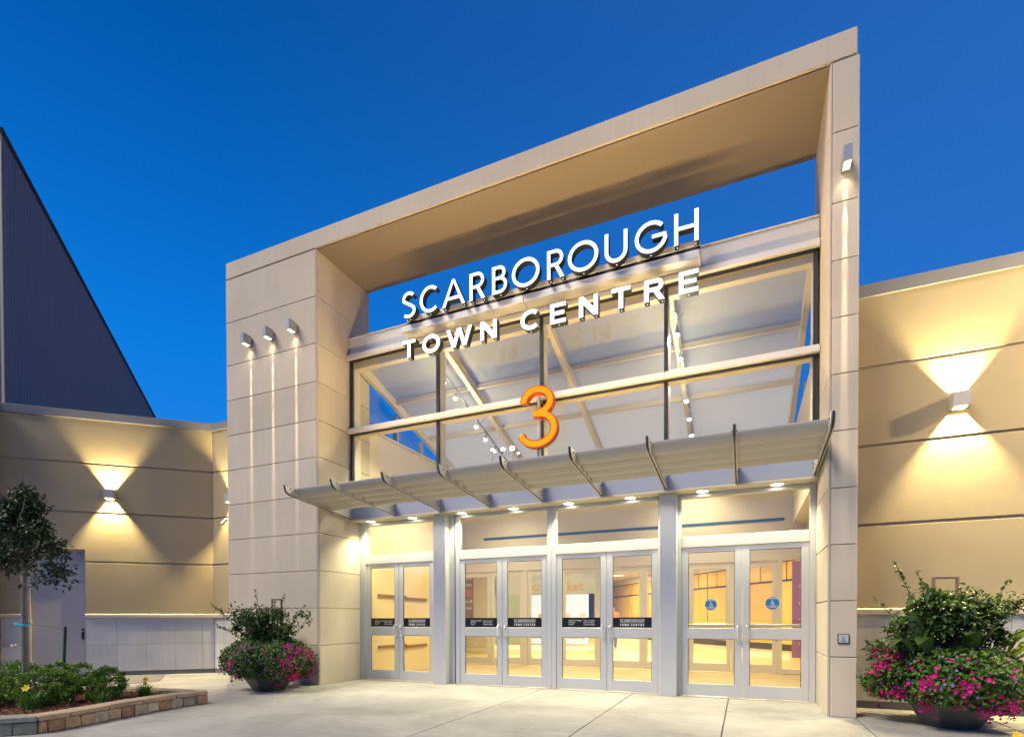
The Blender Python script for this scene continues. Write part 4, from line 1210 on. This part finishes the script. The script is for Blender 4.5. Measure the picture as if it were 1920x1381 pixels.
for i, (a, b) in enumerate(walk(path2, .5, .04)): stone('cap_stone', a, b, inn_pt, .235, .132, .19, M['cap_green'], .006, .003)
for i, (a, b) in enumerate(walk(pathb[:2] + [(2.1, -2.255)], .5, .04)): stone('cap_stone', a, b, inn_pt, .20, .132, .19, M['cap'], .006, .003)
mpoly = [(-4.5, -2.9), (.2, -2.55), (.9, -2.5), (2.1, -2.4), (2.18, -3.0), (2.3, -3.6), (2.42, -4.3), (1.1, -5.6), (-4.5, -6)]
obj('mulch_bed', MB().prism(mpoly, 'xy', .0, .125), M['mulch'], kind='structure')
def inside(x, y):
    c = False; n = len(mpoly)
    for i in range(n):
        x1, y1 = mpoly[i]; x2, y2 = mpoly[(i + 1) % n]
        if (y1 > y) != (y2 > y) and x < (x2 - x1) * (y - y1) / (y2 - y1) + x1: c = not c
    return c
ch = MB()
while len(ch.f) < 30000:
    x, y = random.uniform(-.8, 2.45), random.uniform(-4.9, -2.4)
    if not inside(x, y): continue
    d = Vector((random.uniform(-1, 1), random.uniform(-1, 1), random.uniform(-.35, .5)))
    ch.leaf(Vector((x, y, .127 + random.uniform(0, .02))), d, Vector((random.uniform(-.5, .5), random.uniform(-.5, .5), 1)), random.uniform(.02, .05), random.uniform(.01, .022), random.random(), .3)
o = obj('mulch_chips', ch, M['chip'], kind='stuff'); o['label'] = 'reddish bark mulch chips covering the planting bed'
# leaf litter along the foot of the edging
ch = MB()
for a, b in walk(path, .02):
    for _ in range(3):
        p = a + Vector((random.uniform(.0, .05), random.uniform(-.02, .02), .006)); d = Vector((random.uniform(-1, 1), random.uniform(-1, 1), random.uniform(0, .5)))
        if random.random() < .6: ch.leaf(p, d, Vector((0, 0, 1)), random.uniform(.012, .03), .012, random.random(), .3)
o = obj('leaf_litter', ch, principled('dry_leaf_litter', (.2, .18, .04), .9, attr='tint', tint=[(.10, .11, .02), (.26, .22, .05), (.16, .08, .03)]), kind='stuff'); o['label'] = 'small dry leaves gathered along the foot of the edging'

rnd = random.Random(11)
def rv(): 
    while True:
        v = Vector((rnd.uniform(-1, 1), rnd.uniform(-1, 1), rnd.uniform(-1, 1)))
        if .05 < v.length < 1: return v.normalized()
def shrub(loc, rx, rz_, n, label, mat=None, leaf=(.026, .045)):
    t = thing('shrub', label, 'shrub', loc, group='leafy shrubs in the planting bed')
    st = MB(); lf = MB()
    for k in range(26):
        d = Vector((rnd.gauss(0, .55), rnd.gauss(0, .55), rnd.uniform(.55, 1.2))).normalized()
        e = Vector((d.x * rx, d.y * rx, d.z * rz_))
        st.tube([(0, 0, -.02), tuple(e * .5 + Vector((0, 0, .02))), tuple(e * .95)], [.006, .004, .002], 5, False)
    cl = [(rv() * rnd.uniform(.55, 1.0), rnd.uniform(.16, .3)) for _ in range(46)]
    for i in range(n):
        c, cr_ = rnd.choice(cl)
        p = c + rv() * cr_ * rnd.uniform(.2, 1)
        if p.z < -.75: p.z = -.75 + rnd.random() * .2
        r_ = p.length
        q = Vector((p.x * rx, p.y * rx, rz_ * .52 + p.z * rz_ * .55))
        d = (p.normalized() * .8 + rv() * .9 + Vector((0, 0, .5)))
        l = rnd.uniform(*leaf)
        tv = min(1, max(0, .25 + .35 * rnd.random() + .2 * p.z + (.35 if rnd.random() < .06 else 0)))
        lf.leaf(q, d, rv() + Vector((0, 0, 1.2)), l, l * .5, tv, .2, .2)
    obj('stems', st, M['twig'], t, world=False)
    obj('foliage', lf, mat or M['shrub_leaf'], t, world=False, kind='stuff')
    return t
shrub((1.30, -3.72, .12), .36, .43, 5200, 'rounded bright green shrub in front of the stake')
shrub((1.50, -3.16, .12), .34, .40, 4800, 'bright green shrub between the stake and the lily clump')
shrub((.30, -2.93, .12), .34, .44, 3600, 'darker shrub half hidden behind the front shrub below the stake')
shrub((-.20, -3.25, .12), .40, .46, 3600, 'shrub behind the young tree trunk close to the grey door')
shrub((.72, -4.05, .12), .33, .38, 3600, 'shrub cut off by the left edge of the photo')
def lily(loc, n, ln, label, flowers, group='daylily clumps'):
    t = thing('daylily', label, 'daylily', loc, group=group)
    lf = MB()
    for i in range(n):
        a = rnd.uniform(0, 2 * PI); l = ln * rnd.uniform(.55, 1.1); out = rnd.uniform(.25, .8); p = Vector((rnd.gauss(0, .03), rnd.gauss(0, .03), 0))
        d = Vector((math.cos(a), math.sin(a), 0)); sd = Vector((-d.y, d.x, 0)); w = .008; tv = rnd.random()
        pts = []
        for k in range(5):
            u = k / 4; pts.append((p + d * (out * l * u * u * .9 + .02 * u) + Vector((0, 0, l * (u - .42 * u * u * out))), w * (1 - u * .9)))
        for (q0, w0), (q1, w1) in zip(pts, pts[1:]):
            lf.add([q0 - sd * w0, q0 + sd * w0, q1 + sd * w1, q1 - sd * w1], [(0, 1, 2, 3)], tv)
    obj('blades', lf, M['lily_leaf'], t, world=False, kind='stuff')
    for (dx, dy, z, r) in flowers:
        fl_ = MB(); c = Vector((dx, dy, z)); ax = Vector((.45, -.75, .45)).normalized(); e1 = ax.cross(Vector((0, 0, 1))).normalized(); e2 = ax.cross(e1)
        for k in range(6):
            a = 2 * PI * k / 6; d = (e1 * math.cos(a) + e2 * math.sin(a)) + ax * .55
            fl_.leaf(c, d, ax, r * 1.15, r * .75, .5, -.1, .25)
        fo = obj('flower', fl_, M['yellow'], t, world=False)
        obj('flower_stem', MB().tube([(0, 0, 0), (dx * .5, dy * .5, z * .6), (dx, dy, z)], .003, 5, False), M['lily_leaf'], t, world=False)
    return t
lily((1.62, -3.98, .12), 130, .30, 'daylily clump with one yellow flower near the stone corner', [(-.06, -.02, .27, .045)])
lily((1.74, -2.74, .12), 120, .26, 'daylily clump with two yellow flowers near the tip of the bed', [(.03, 0, .25, .040), (-.01, .02, .19, .028)])
lily((1.86, -3.36, .12), 120, .24, 'grassy daylily clump without flowers under the middle shrub', [])
lily((11.72, -1.12, 0.0), 40, .10, 'yellow daylily flower poking up at the lower right edge', [(0.02, -.02, .10, .05)])

# young tree
tree = thing('young_tree', 'slender young tree with dark green leaves before the grey door', 'tree', (.91, -3.72, .12))
tk = MB()
pts = [(0, 0, -.02), (.012, .0, .4), (-.004, .005, .9), (.01, 0, 1.3), (.0, 0, 1.72)]
tk.tube(pts, [.047, .040, .036, .034, .030], 10)
obj('trunk', tk, M['bark'], tree, world=False, smooth=True)
lb = MB(); ends = []
def limb(p, d, l, r, depth):
    segs = 4; q = p.copy(); path_ = [tuple(q)]; rr = [r]
    for i in range(segs):
        d = (d + rv() * .22 + Vector((0, 0, .10))).normalized(); q = q + d * l / segs; path_.append(tuple(q)); rr.append(r * (1 - .16 * (i + 1)))
        if depth < 2 and i >= 1:
            for _ in range(2):
                limb(q.copy(), (d + rv() * .9).normalized(), l * rnd.uniform(.42, .62), r * .5, depth + 1)
        if depth >= 1 or i >= 2: ends.append((q.copy(), d.copy(), depth))
    lb.tube(path_, rr, 5, False)
limb(Vector((0, 0, 1.68)), Vector((.05, 0, 1)), 1.0, .02, 1)
for k in range(14):
    a = k * 2.4 + .3; u = k / 13; z = 1.50 + 1.05 * u
    el = rnd.uniform(.15, .65) + .25 * u
    limb(Vector((.012, 0, z)), Vector((math.cos(a) * math.cos(el), math.sin(a) * math.cos(el), math.sin(el))), (.40 - .26 * u) * rnd.uniform(.7, 1.2), .010, 0)
obj('limbs', lb, M['bark'], tree, world=False)
cw_ = MB()
for (q, d, dep) in ends:
    for k in range(1 + (rnd.random() < .7)):
        p = q + rv() * rnd.uniform(.0, .15); dd = (d * .5 + rv() * .8 + Vector((0, 0, -.15))); l = rnd.uniform(.045, .08)
        cw_.leaf(p, dd, rv() * .8 + Vector((0, 0, 1)), l, l * .58, min(1, max(0, rnd.gauss(.45, .25))), .15, .3)
obj('crown', cw_, M['tree_leaf'], tree, world=False)
rb = thing('tree_tie', 'turquoise plastic tie looped around the young tree trunk', 'tree tie', (.91, -3.72, 1.15))
mb = MB(); rp = []
for k in range(25):
    a = 2 * PI * k / 24; rp.append(Vector((.10 * math.cos(a) - .02, .05 * math.sin(a) + .0, .012 * math.sin(2 * a))))
R3 = Matrix.Rotation(.42, 3, 'Z')
rp = [R3 @ p for p in rp]
for a, b in zip(rp, rp[1:]):
    mb.add([a + Vector((0, 0, -.014)), b + Vector((0, 0, -.014)), b + Vector((0, 0, .014)), a + Vector((0, 0, .014))], [(0, 1, 2, 3)])
obj('loop', mb, M['ribbon'], rb, world=False, smooth=True)
sk = thing('garden_stake', 'thin green metal stake standing behind the front shrub', 'stake', (-.45, -2.62, .12))
obj('stake_post', MB().box(-.02, .02, -.004, .004, -.05, .98).box(-.004, .004, -.03, -.0045, -.05, .98), M['stake'], sk, world=False)
sk.rotation_euler = (0, math.radians(3.5), .3)
wr_ = MB().tube([(.98, -3.70, 1.15), (.3, -3.18, 1.11), (-.40, -2.63, 1.06)], .004, 5)
tag(obj('tie_wire', wr_, M['wire']), 'thin wire running from the tree tie to the green stake', 'wire')

# ------------------------------------------------------------------ flower pots
def pot(loc, label):
    t = thing('flower_pot', label, 'flower pot', loc, group='dark faceted flower pots')
    pr = [(.25, 0), (.31, .08), (.40, .22), (.47, .36), (.515, .50), (.535, .56), (.50, .56), (.475, .50)]
    obj('bowl', MB().lathe(pr, n=8, rot=.35), M['pot'], t, world=False)
    obj('soil', MB().disc((0, 0, .50), .50, 'z', 16), M['soil'], t, world=False)
    obj('foot', MB().lathe([(.0, .004), (.252, .004), (.252, .02)], n=8, rot=.35), M['dark'], t, world=False)
    return t
def petunias(loc, label, dens, seed, side=0.0, s=1.0):
    rg = random.Random(seed)
    t = thing('petunia', label, 'petunias', loc, group='magenta petunias spilling over the pots')
    lf, fm, fv = MB(), MB(), MB()
    def surf():
        a = rg.uniform(0, 2 * PI); u = rg.random()
        # profile: dome on top, overhanging skirt below the rim
        wd = .5 + .5 * (math.cos(a) * .917 + math.sin(a) * .398)
        th = rg.uniform(-.25 - .17 * wd ** 2, .42) * PI
        r = .78 * math.cos(th) ** .6 if th < 0 else .76 * math.cos(th) ** .9
        z = .56 + (.34 * math.sin(th) if th > 0 else .40 * math.sin(th))
        lump = 1 + .08 * math.sin(3 * a + seed) + .06 * math.sin(7 * a + 2 * seed) + .035 * rg.gauss(0, 1)
        if th < 0: r = max(.46, r * (1.0 + .12 * math.sin(5 * a + seed)))
        return Vector((r * lump * math.cos(a) * s, r * lump * math.sin(a) * s, z)), Vector((math.cos(a) * math.cos(th), math.sin(a) * math.cos(th), math.sin(th)))
    for i in range(dens):
        p, n = surf()
        if rg.random() < .45: p = Vector((p.x * .9, p.y * .9, p.z * .96 + .02))
        l = rg.uniform(.032, .058)
        lf.leaf(p, n * .25 + Vector((rg.gauss(0, 1), rg.gauss(0, 1), rg.gauss(0, .8))), n + Vector((rg.gauss(0, .35), rg.gauss(0, .35), .5)), l, l * .68, min(1, max(0, rg.gauss(.45, .25))), .2, .2)
    def bloom(mb, p, n, r):
        n = n.normalized(); e1 = n.cross(Vector((.2, .1, 1))).normalized(); e2 = n.cross(e1); tv = rg.random()
        vs = [p - n * r * .35]
        for k in range(10):
            rr = r * (1 if k % 2 == 0 else .82); a = 2 * PI * k / 10
            vs.append(p + e1 * rr * math.cos(a) + e2 * rr * math.sin(a))
        for k in range(10): mb.add([vs[0], vs[1 + k], vs[1 + (k + 1) % 10]], [(0, 1, 2)], tv)
    cent = [surf() for _ in range(34)]
    cnt = 0
    while cnt < (760 if side > 0 else 1150):
        p, n = surf()
        if rg.random() < .78:
            c, cn = rg.choice(cent); p = c + Vector((rg.gauss(0, .05), rg.gauss(0, .05), rg.gauss(0, .045))); n = cn
        w = .5 + .5 * (p.x * .917 + p.y * .398) / .8
        if rg.random() > (.35 + .65 * w if side > 0 else .8): continue
        if n.z > .62: continue
        bloom(fm, p + n * .035, n + Vector((rg.gauss(0, .35), rg.gauss(0, .35), rg.gauss(.1, .3))), rg.uniform(.012, .028)); cnt += 1
    for i in range(190):
        p, n = surf()
        bloom(fv, p + n * .03, n + Vector((rg.gauss(0, .4), rg.gauss(0, .4), .2)), rg.uniform(.012, .02))
    obj('leaves', lf, M['petunia_leaf'], t, world=False, kind='stuff')
    obj('blossoms', fm, M['magenta'], t, world=False, kind='stuff')
    obj('violet_blossoms', fv, M['violet'], t, world=False, kind='stuff')
    return t
def climber(loc, label, seed, rx, z0, z1, sprays, n_mass=2600, leaf=(.04, .075)):
    rg = random.Random(seed)
    t = thing('climbing_shrub', label, 'shrub', loc, group='woody shrubs growing in the pots')
    st, lf = MB(), MB()
    def rvv():
        v = Vector((rg.gauss(0, 1), rg.gauss(0, 1), rg.gauss(0, 1))); return v.normalized()
    for (dx, dy, dz, dens) in sprays:
        e = Vector((dx, dy, dz)); pts = []
        s0 = Vector((dx * .08, dy * .08, .5))
        mid = s0 + (e - s0) * .5 + Vector((0, 0, .12))
        for k in range(9):
            u = k / 8; pts.append(s0 * (1 - u) ** 2 + mid * 2 * u * (1 - u) + e * u * u)
        st.tube([tuple(p) for p in pts], [.010 - .0009 * k for k in range(9)], 5, False)
        for k in range(dens):
            u = rg.uniform(.35, 1.0); p = s0 * (1 - u) ** 2 + mid * 2 * u * (1 - u) + e * u * u
            d = (e - s0).normalized() * .5 + rvv() * .9 + Vector((0, 0, -.1)); l = rg.uniform(*leaf) * (1.1 - .45 * u)
            lf.leaf(p + rvv() * rg.uniform(0, .06) * (1.2 - u), d, rvv() * .5 + Vector((0, 0, 1)), l, l * .62, min(1, max(0, rg.gauss(.5, .25))), .15, .25)
    cl = [(Vector((rg.gauss(0, .5) * rx, rg.gauss(0, .5) * rx, rg.uniform(z0, z1))), rg.uniform(.10, .2)) for _ in range(38)]
    for i in range(n_mass):
        c, cr_ = rg.choice(cl); p = c + rvv() * cr_ * rg.uniform(.2, 1)
        l = rg.uniform(*leaf)
        lf.leaf(p, rvv() + Vector((p.x, p.y, 0)) * 1.0, rvv() * .5 + Vector((0, 0, 1)), l, l * .6, min(1, max(0, rg.gauss(.4, .25))), .15, .25)
    obj('stems', st, M['twig'], t, world=False)
    obj('foliage', lf, M['climber_leaf'], t, world=False, kind='stuff')
    return t
def frame(loc, rot, w, h, label):
    t = thing('trellis_frame', label, 'trellis', loc, rot)
    f = .014
    obj('upright', MB().box(-w / 2, -w / 2 + 2 * f, -f, f, 0, h, .003), M['frame_wood'], t, world=False)
    obj('upright', MB().box(w / 2 - 2 * f, w / 2, -f, f, 0, h, .003), M['frame_wood'], t, world=False)
    obj('crosspiece', MB().box(-w / 2 + 2 * f, w / 2 - 2 * f, -f, f, h - 2 * f, h, .003), M['frame_wood'], t, world=False)
PL = Vector((1.98, -.80, 0)); PR = Vector((11.53, -.13, 0))
pot(tuple(PL), 'dark faceted flower pot standing before the left pillar')
pot(tuple(PR), 'dark faceted flower pot standing before the right stucco wall')
petunias(tuple(PL), 'magenta petunias spilling over the pot by the left pillar', 9500, 3, 1.0, .86)
petunias(tuple(PR), 'magenta petunias spilling over the pot by the right wall', 12000, 5, .0, .86)
# sprays are given along the picture plane (right, towards) so they fan out as seen from the entrance path
def sp(r, f, z, n): return (CR.x * r + CF.x * f, CR.y * r + CF.y * f, z, n)
climber(tuple(PL), 'leafy woody shrub with long arching sprays in the left pot', 21, .50, .80, 1.32,
        [sp(-1.02, .0, 1.50, 70), sp(-.85, -.1, 1.12, 60), sp(-.25, 0, 1.72, 30), sp(.22, .1, 1.66, 40), sp(.55, .15, 1.45, 60), sp(.62, -.1, 1.1, 70), sp(-.5, -.2, 1.3, 60), sp(.3, -.3, 1.3, 60), sp(0, -.3, 1.35, 60), sp(-.15, .3, 1.4, 50), sp(.1, .0, 1.5, 70), sp(-.3, .1, 1.5, 70)], 4200)
climber(tuple(PR), 'leafy woody shrub with arching sprays in the right pot', 33, .58, .80, 1.40,
        [sp(-.62, .0, 1.80, 80), sp(-.30, .1, 1.74, 70), sp(-.85, 0, 1.42, 40), sp(.75, .1, 1.64, 60), sp(.45, .2, 1.5, 70), sp(1.02, -.05, 1.20, 80), sp(.9, 0, 1.02, 60), sp(-.7, -.2, 1.2, 60), sp(.1, -.3, 1.42, 70), sp(.35, -.35, 1.3, 60), sp(-.35, -.1, 1.55, 80), sp(.2, .1, 1.55, 80), sp(.6, -.2, 1.4, 80)], 5600, (.045, .085))
frame((PL.x + .04, PL.y + .12, .5), .35, .19, 1.06, 'small wooden trellis frame standing in the left pot')
frame((PR.x - .02, PR.y + .1, .5), .25, .27, 1.17, 'dark trellis frame standing in the right pot')
# large leaved plants in the right pot
bp = thing('canna', 'large leaved canna plant at the left of the right pot', 'plant', tuple(PR))
def big_leaf(base, tip, w, tv, mat, parent, name='large_leaf', wav=0.0):
    base, tip = Vector(base), Vector(tip); d = tip - base; sd = d.cross(Vector((0, 0, 1)))
    sd = (sd if sd.length > .02 else Vector((1, 0, 0))).normalized(); nn = sd.cross(d).normalized(); mb = MB(); n = 8
    rows = []
    for k in range(n + 1):
        u = k / n; c = base + d * u + Vector((0, 0, .10 * math.sin(PI * u) - .10 * u * u)); hw = w * (math.sin(PI * min(1, u * .93 + .05)) ** .8) * (1 + (wav * (1 if k % 2 else -1)))
        rows.append((c - sd * hw + nn * .2 * hw, c, c + sd * hw + nn * .2 * hw))
    for a, b in zip(rows, rows[1:]):
        mb.add([a[0], a[1], b[1], b[0]], [(0, 1, 2, 3)], tv); mb.add([a[1], a[2], b[2], b[1]], [(0, 1, 2, 3)], tv)
    return obj(name, mb, mat, parent, world=False, smooth=True)
for (r, f, z, r2, f2, z2, w, tv) in ((-.45, -.1, .9, -.46, -.12, 1.36, .07, .5), (-.42, -.15, .9, -.25, -.2, 1.32, .09, .6), (-.5, -.1, .8, -.82, -.2, .98, .07, .35), (-.4, -.2, .8, -.62, -.35, 1.02, .08, .4), (-.35, -.1, .95, -.55, 0, 1.2, .07, .45),
                                     (.05, -.3, .8, .25, -.45, 1.18, .09, .5), (.0, -.3, .8, -.2, -.45, 1.12, .09, .3), (.3, -.2, .85, .45, -.3, 1.25, .08, .55)):
    big_leaf(sp(r, f, z, 0)[:3], sp(r2, f2, z2, 0)[:3], w, tv, M['climber_leaf'], bp)
fp = thing('fern', 'lime green wavy leaved fern at the right of the right pot', 'fern', tuple(PR))
for (r, f, z, r2, f2, z2, w, tv) in ((.45, -.2, .75, 1.02, -.2, 1.02, .06, .6), (.4, -.25, .7, 1.05, -.25, .78, .05, .5), (.45, -.2, .8, .75, -.25, 1.1, .05, .9), (.4, -.3, .75, .85, -.35, .92, .05, .7), (.35, -.25, .8, .55, -.35, 1.12, .045, .4)):
    big_leaf(sp(r, f, z, 0)[:3], sp(r2, f2, z2, 0)[:3], w, tv, M['lime_leaf'], fp, 'frond', .28)
rbm = MB()
for k in range(7): rbm.leaf(Vector(sp(.66, -.05, 1.27, 0)[:3]), rv() + Vector((0, 0, .2)), Vector((0, 0, 1)), .055, .04, .5, .2)
rb_o = thing('rose_bloom', 'single faded red bloom at the right of the right shrub', 'flower', tuple(PR))
obj('petals', rbm, M['red_bloom'], rb_o, world=False)

pt_ = MB(); rg = random.Random(5)
for c_, n_ in ((PL, 26), (PR, 34)):
    for k in range(n_):
        a = rg.uniform(0, 2 * PI); q = rg.uniform(.3, 1.0)
        pt_.leaf(Vector((c_.x + q * math.cos(a), min(c_.y + q * math.sin(a), .85 if c_ is PR else -.03), .004)), Vector((rg.uniform(-1, 1), rg.uniform(-1, 1), .05)), Vector((0, 0, 1)), rg.uniform(.015, .03), .015, rg.random(), .1)
o = obj('fallen_petals', pt_, M['magenta'], kind='stuff'); o['label'] = 'fallen magenta petals lying on the paving around the pots'
# ------------------------------------------------------------------ two shoppers seen through the doors
def skin_mesh(name, verts, edges, radii, mat, parent, root=0):
    me = bpy.data.meshes.new(name); me.from_pydata(verts, edges, [])
    o = bpy.data.objects.new(name, me); col.objects.link(o)
    md = o.modifiers.new('skin', 'SKIN'); ss = o.modifiers.new('sub', 'SUBSURF'); ss.levels = 1; ss.render_levels = 1
    for i, rr in enumerate(radii):
        me.skin_vertices[0].data[i].radius = rr if hasattr(rr, '__len__') else (rr, rr)
    me.skin_vertices[0].data[root].use_root = True
    dg = bpy.context.evaluated_depsgraph_get()
    m2 = bpy.data.meshes.new_from_object(o.evaluated_get(dg)); bpy.data.objects.remove(o)
    m2.materials.clear(); m2.materials.append(mat); m2.polygons.foreach_set('use_smooth', [True] * len(m2.polygons))
    q = bpy.data.objects.new(name, m2); col.objects.link(q); q.parent = parent
    return q
def person(loc, rot, label, top, legs_mat, hair):
    t = thing('person', label, 'person', loc, rot)
    V = [(0, 0, .95), (0, 0, 1.15), (0, 0, 1.36), (0, 0, 1.46), (0, -.01, 1.54), (0, -.015, 1.64),
         (.09, 0, .90), (.10, -.01, .50), (.10, .01, .09), (.10, -.12, .04), (-.09, 0, .90), (-.10, .03, .50), (-.10, .08, .10), (-.10, -.05, .04),
         (.17, 0, 1.40), (.23, .02, 1.14), (.22, -.08, .92), (.21, -.12, .82), (-.17, 0, 1.40), (-.23, .02, 1.14), (-.22, -.06, .92), (-.21, -.10, .82)]
    Ed = [(0, 1), (1, 2), (2, 3), (3, 4), (4, 5), (0, 6), (6, 7), (7, 8), (8, 9), (0, 10), (10, 11), (11, 12), (12, 13), (2, 14), (14, 15), (15, 16), (16, 17), (2, 18), (18, 19), (19, 20), (20, 21)]
    Rr = [(.15, .10), (.13, .09), (.15, .09), .055, .06, (.085, .095), .085, .06, .045, .035, .085, .06, .045, .035, .055, .042, .032, .03, .055, .042, .032, .03]
    skin_mesh('body', V, Ed, Rr, M['skin'], t)
    sv = [V[0], V[1], V[2], (0, 0, 1.43), V[14], V[15], V[18], V[19]]
    skin_mesh('shirt', sv, [(0, 1), (1, 2), (2, 3), (2, 4), (4, 5), (2, 6), (6, 7)], [(.165, .115), (.145, .105), (.165, .105), .07, .07, .056, .07, .056], top, t)
    lv = [V[0], V[6], V[7], V[8], V[10], V[11], V[12]]
    skin_mesh('trousers', lv, [(0, 1), (1, 2), (2, 3), (0, 4), (4, 5), (5, 6)], [(.16, .11), .10, .075, .06, .10, .075, .06], legs_mat, t)
    obj('hair', MB().ball((0, .015, 1.685), .098, 10, 8, .95), hair, t, world=False, smooth=True)
    return t
person((4.85, 12.6, 0), .4, 'person in an orange shirt walking in the mall behind the doors', M['shirt_o'], M['shirt_b'], M['twig'])
person((4.05, 13.4, 0), -1.2, 'person in a blue shirt walking in the mall behind the doors', M['shirt_b'], M['twig'], M['twig'])
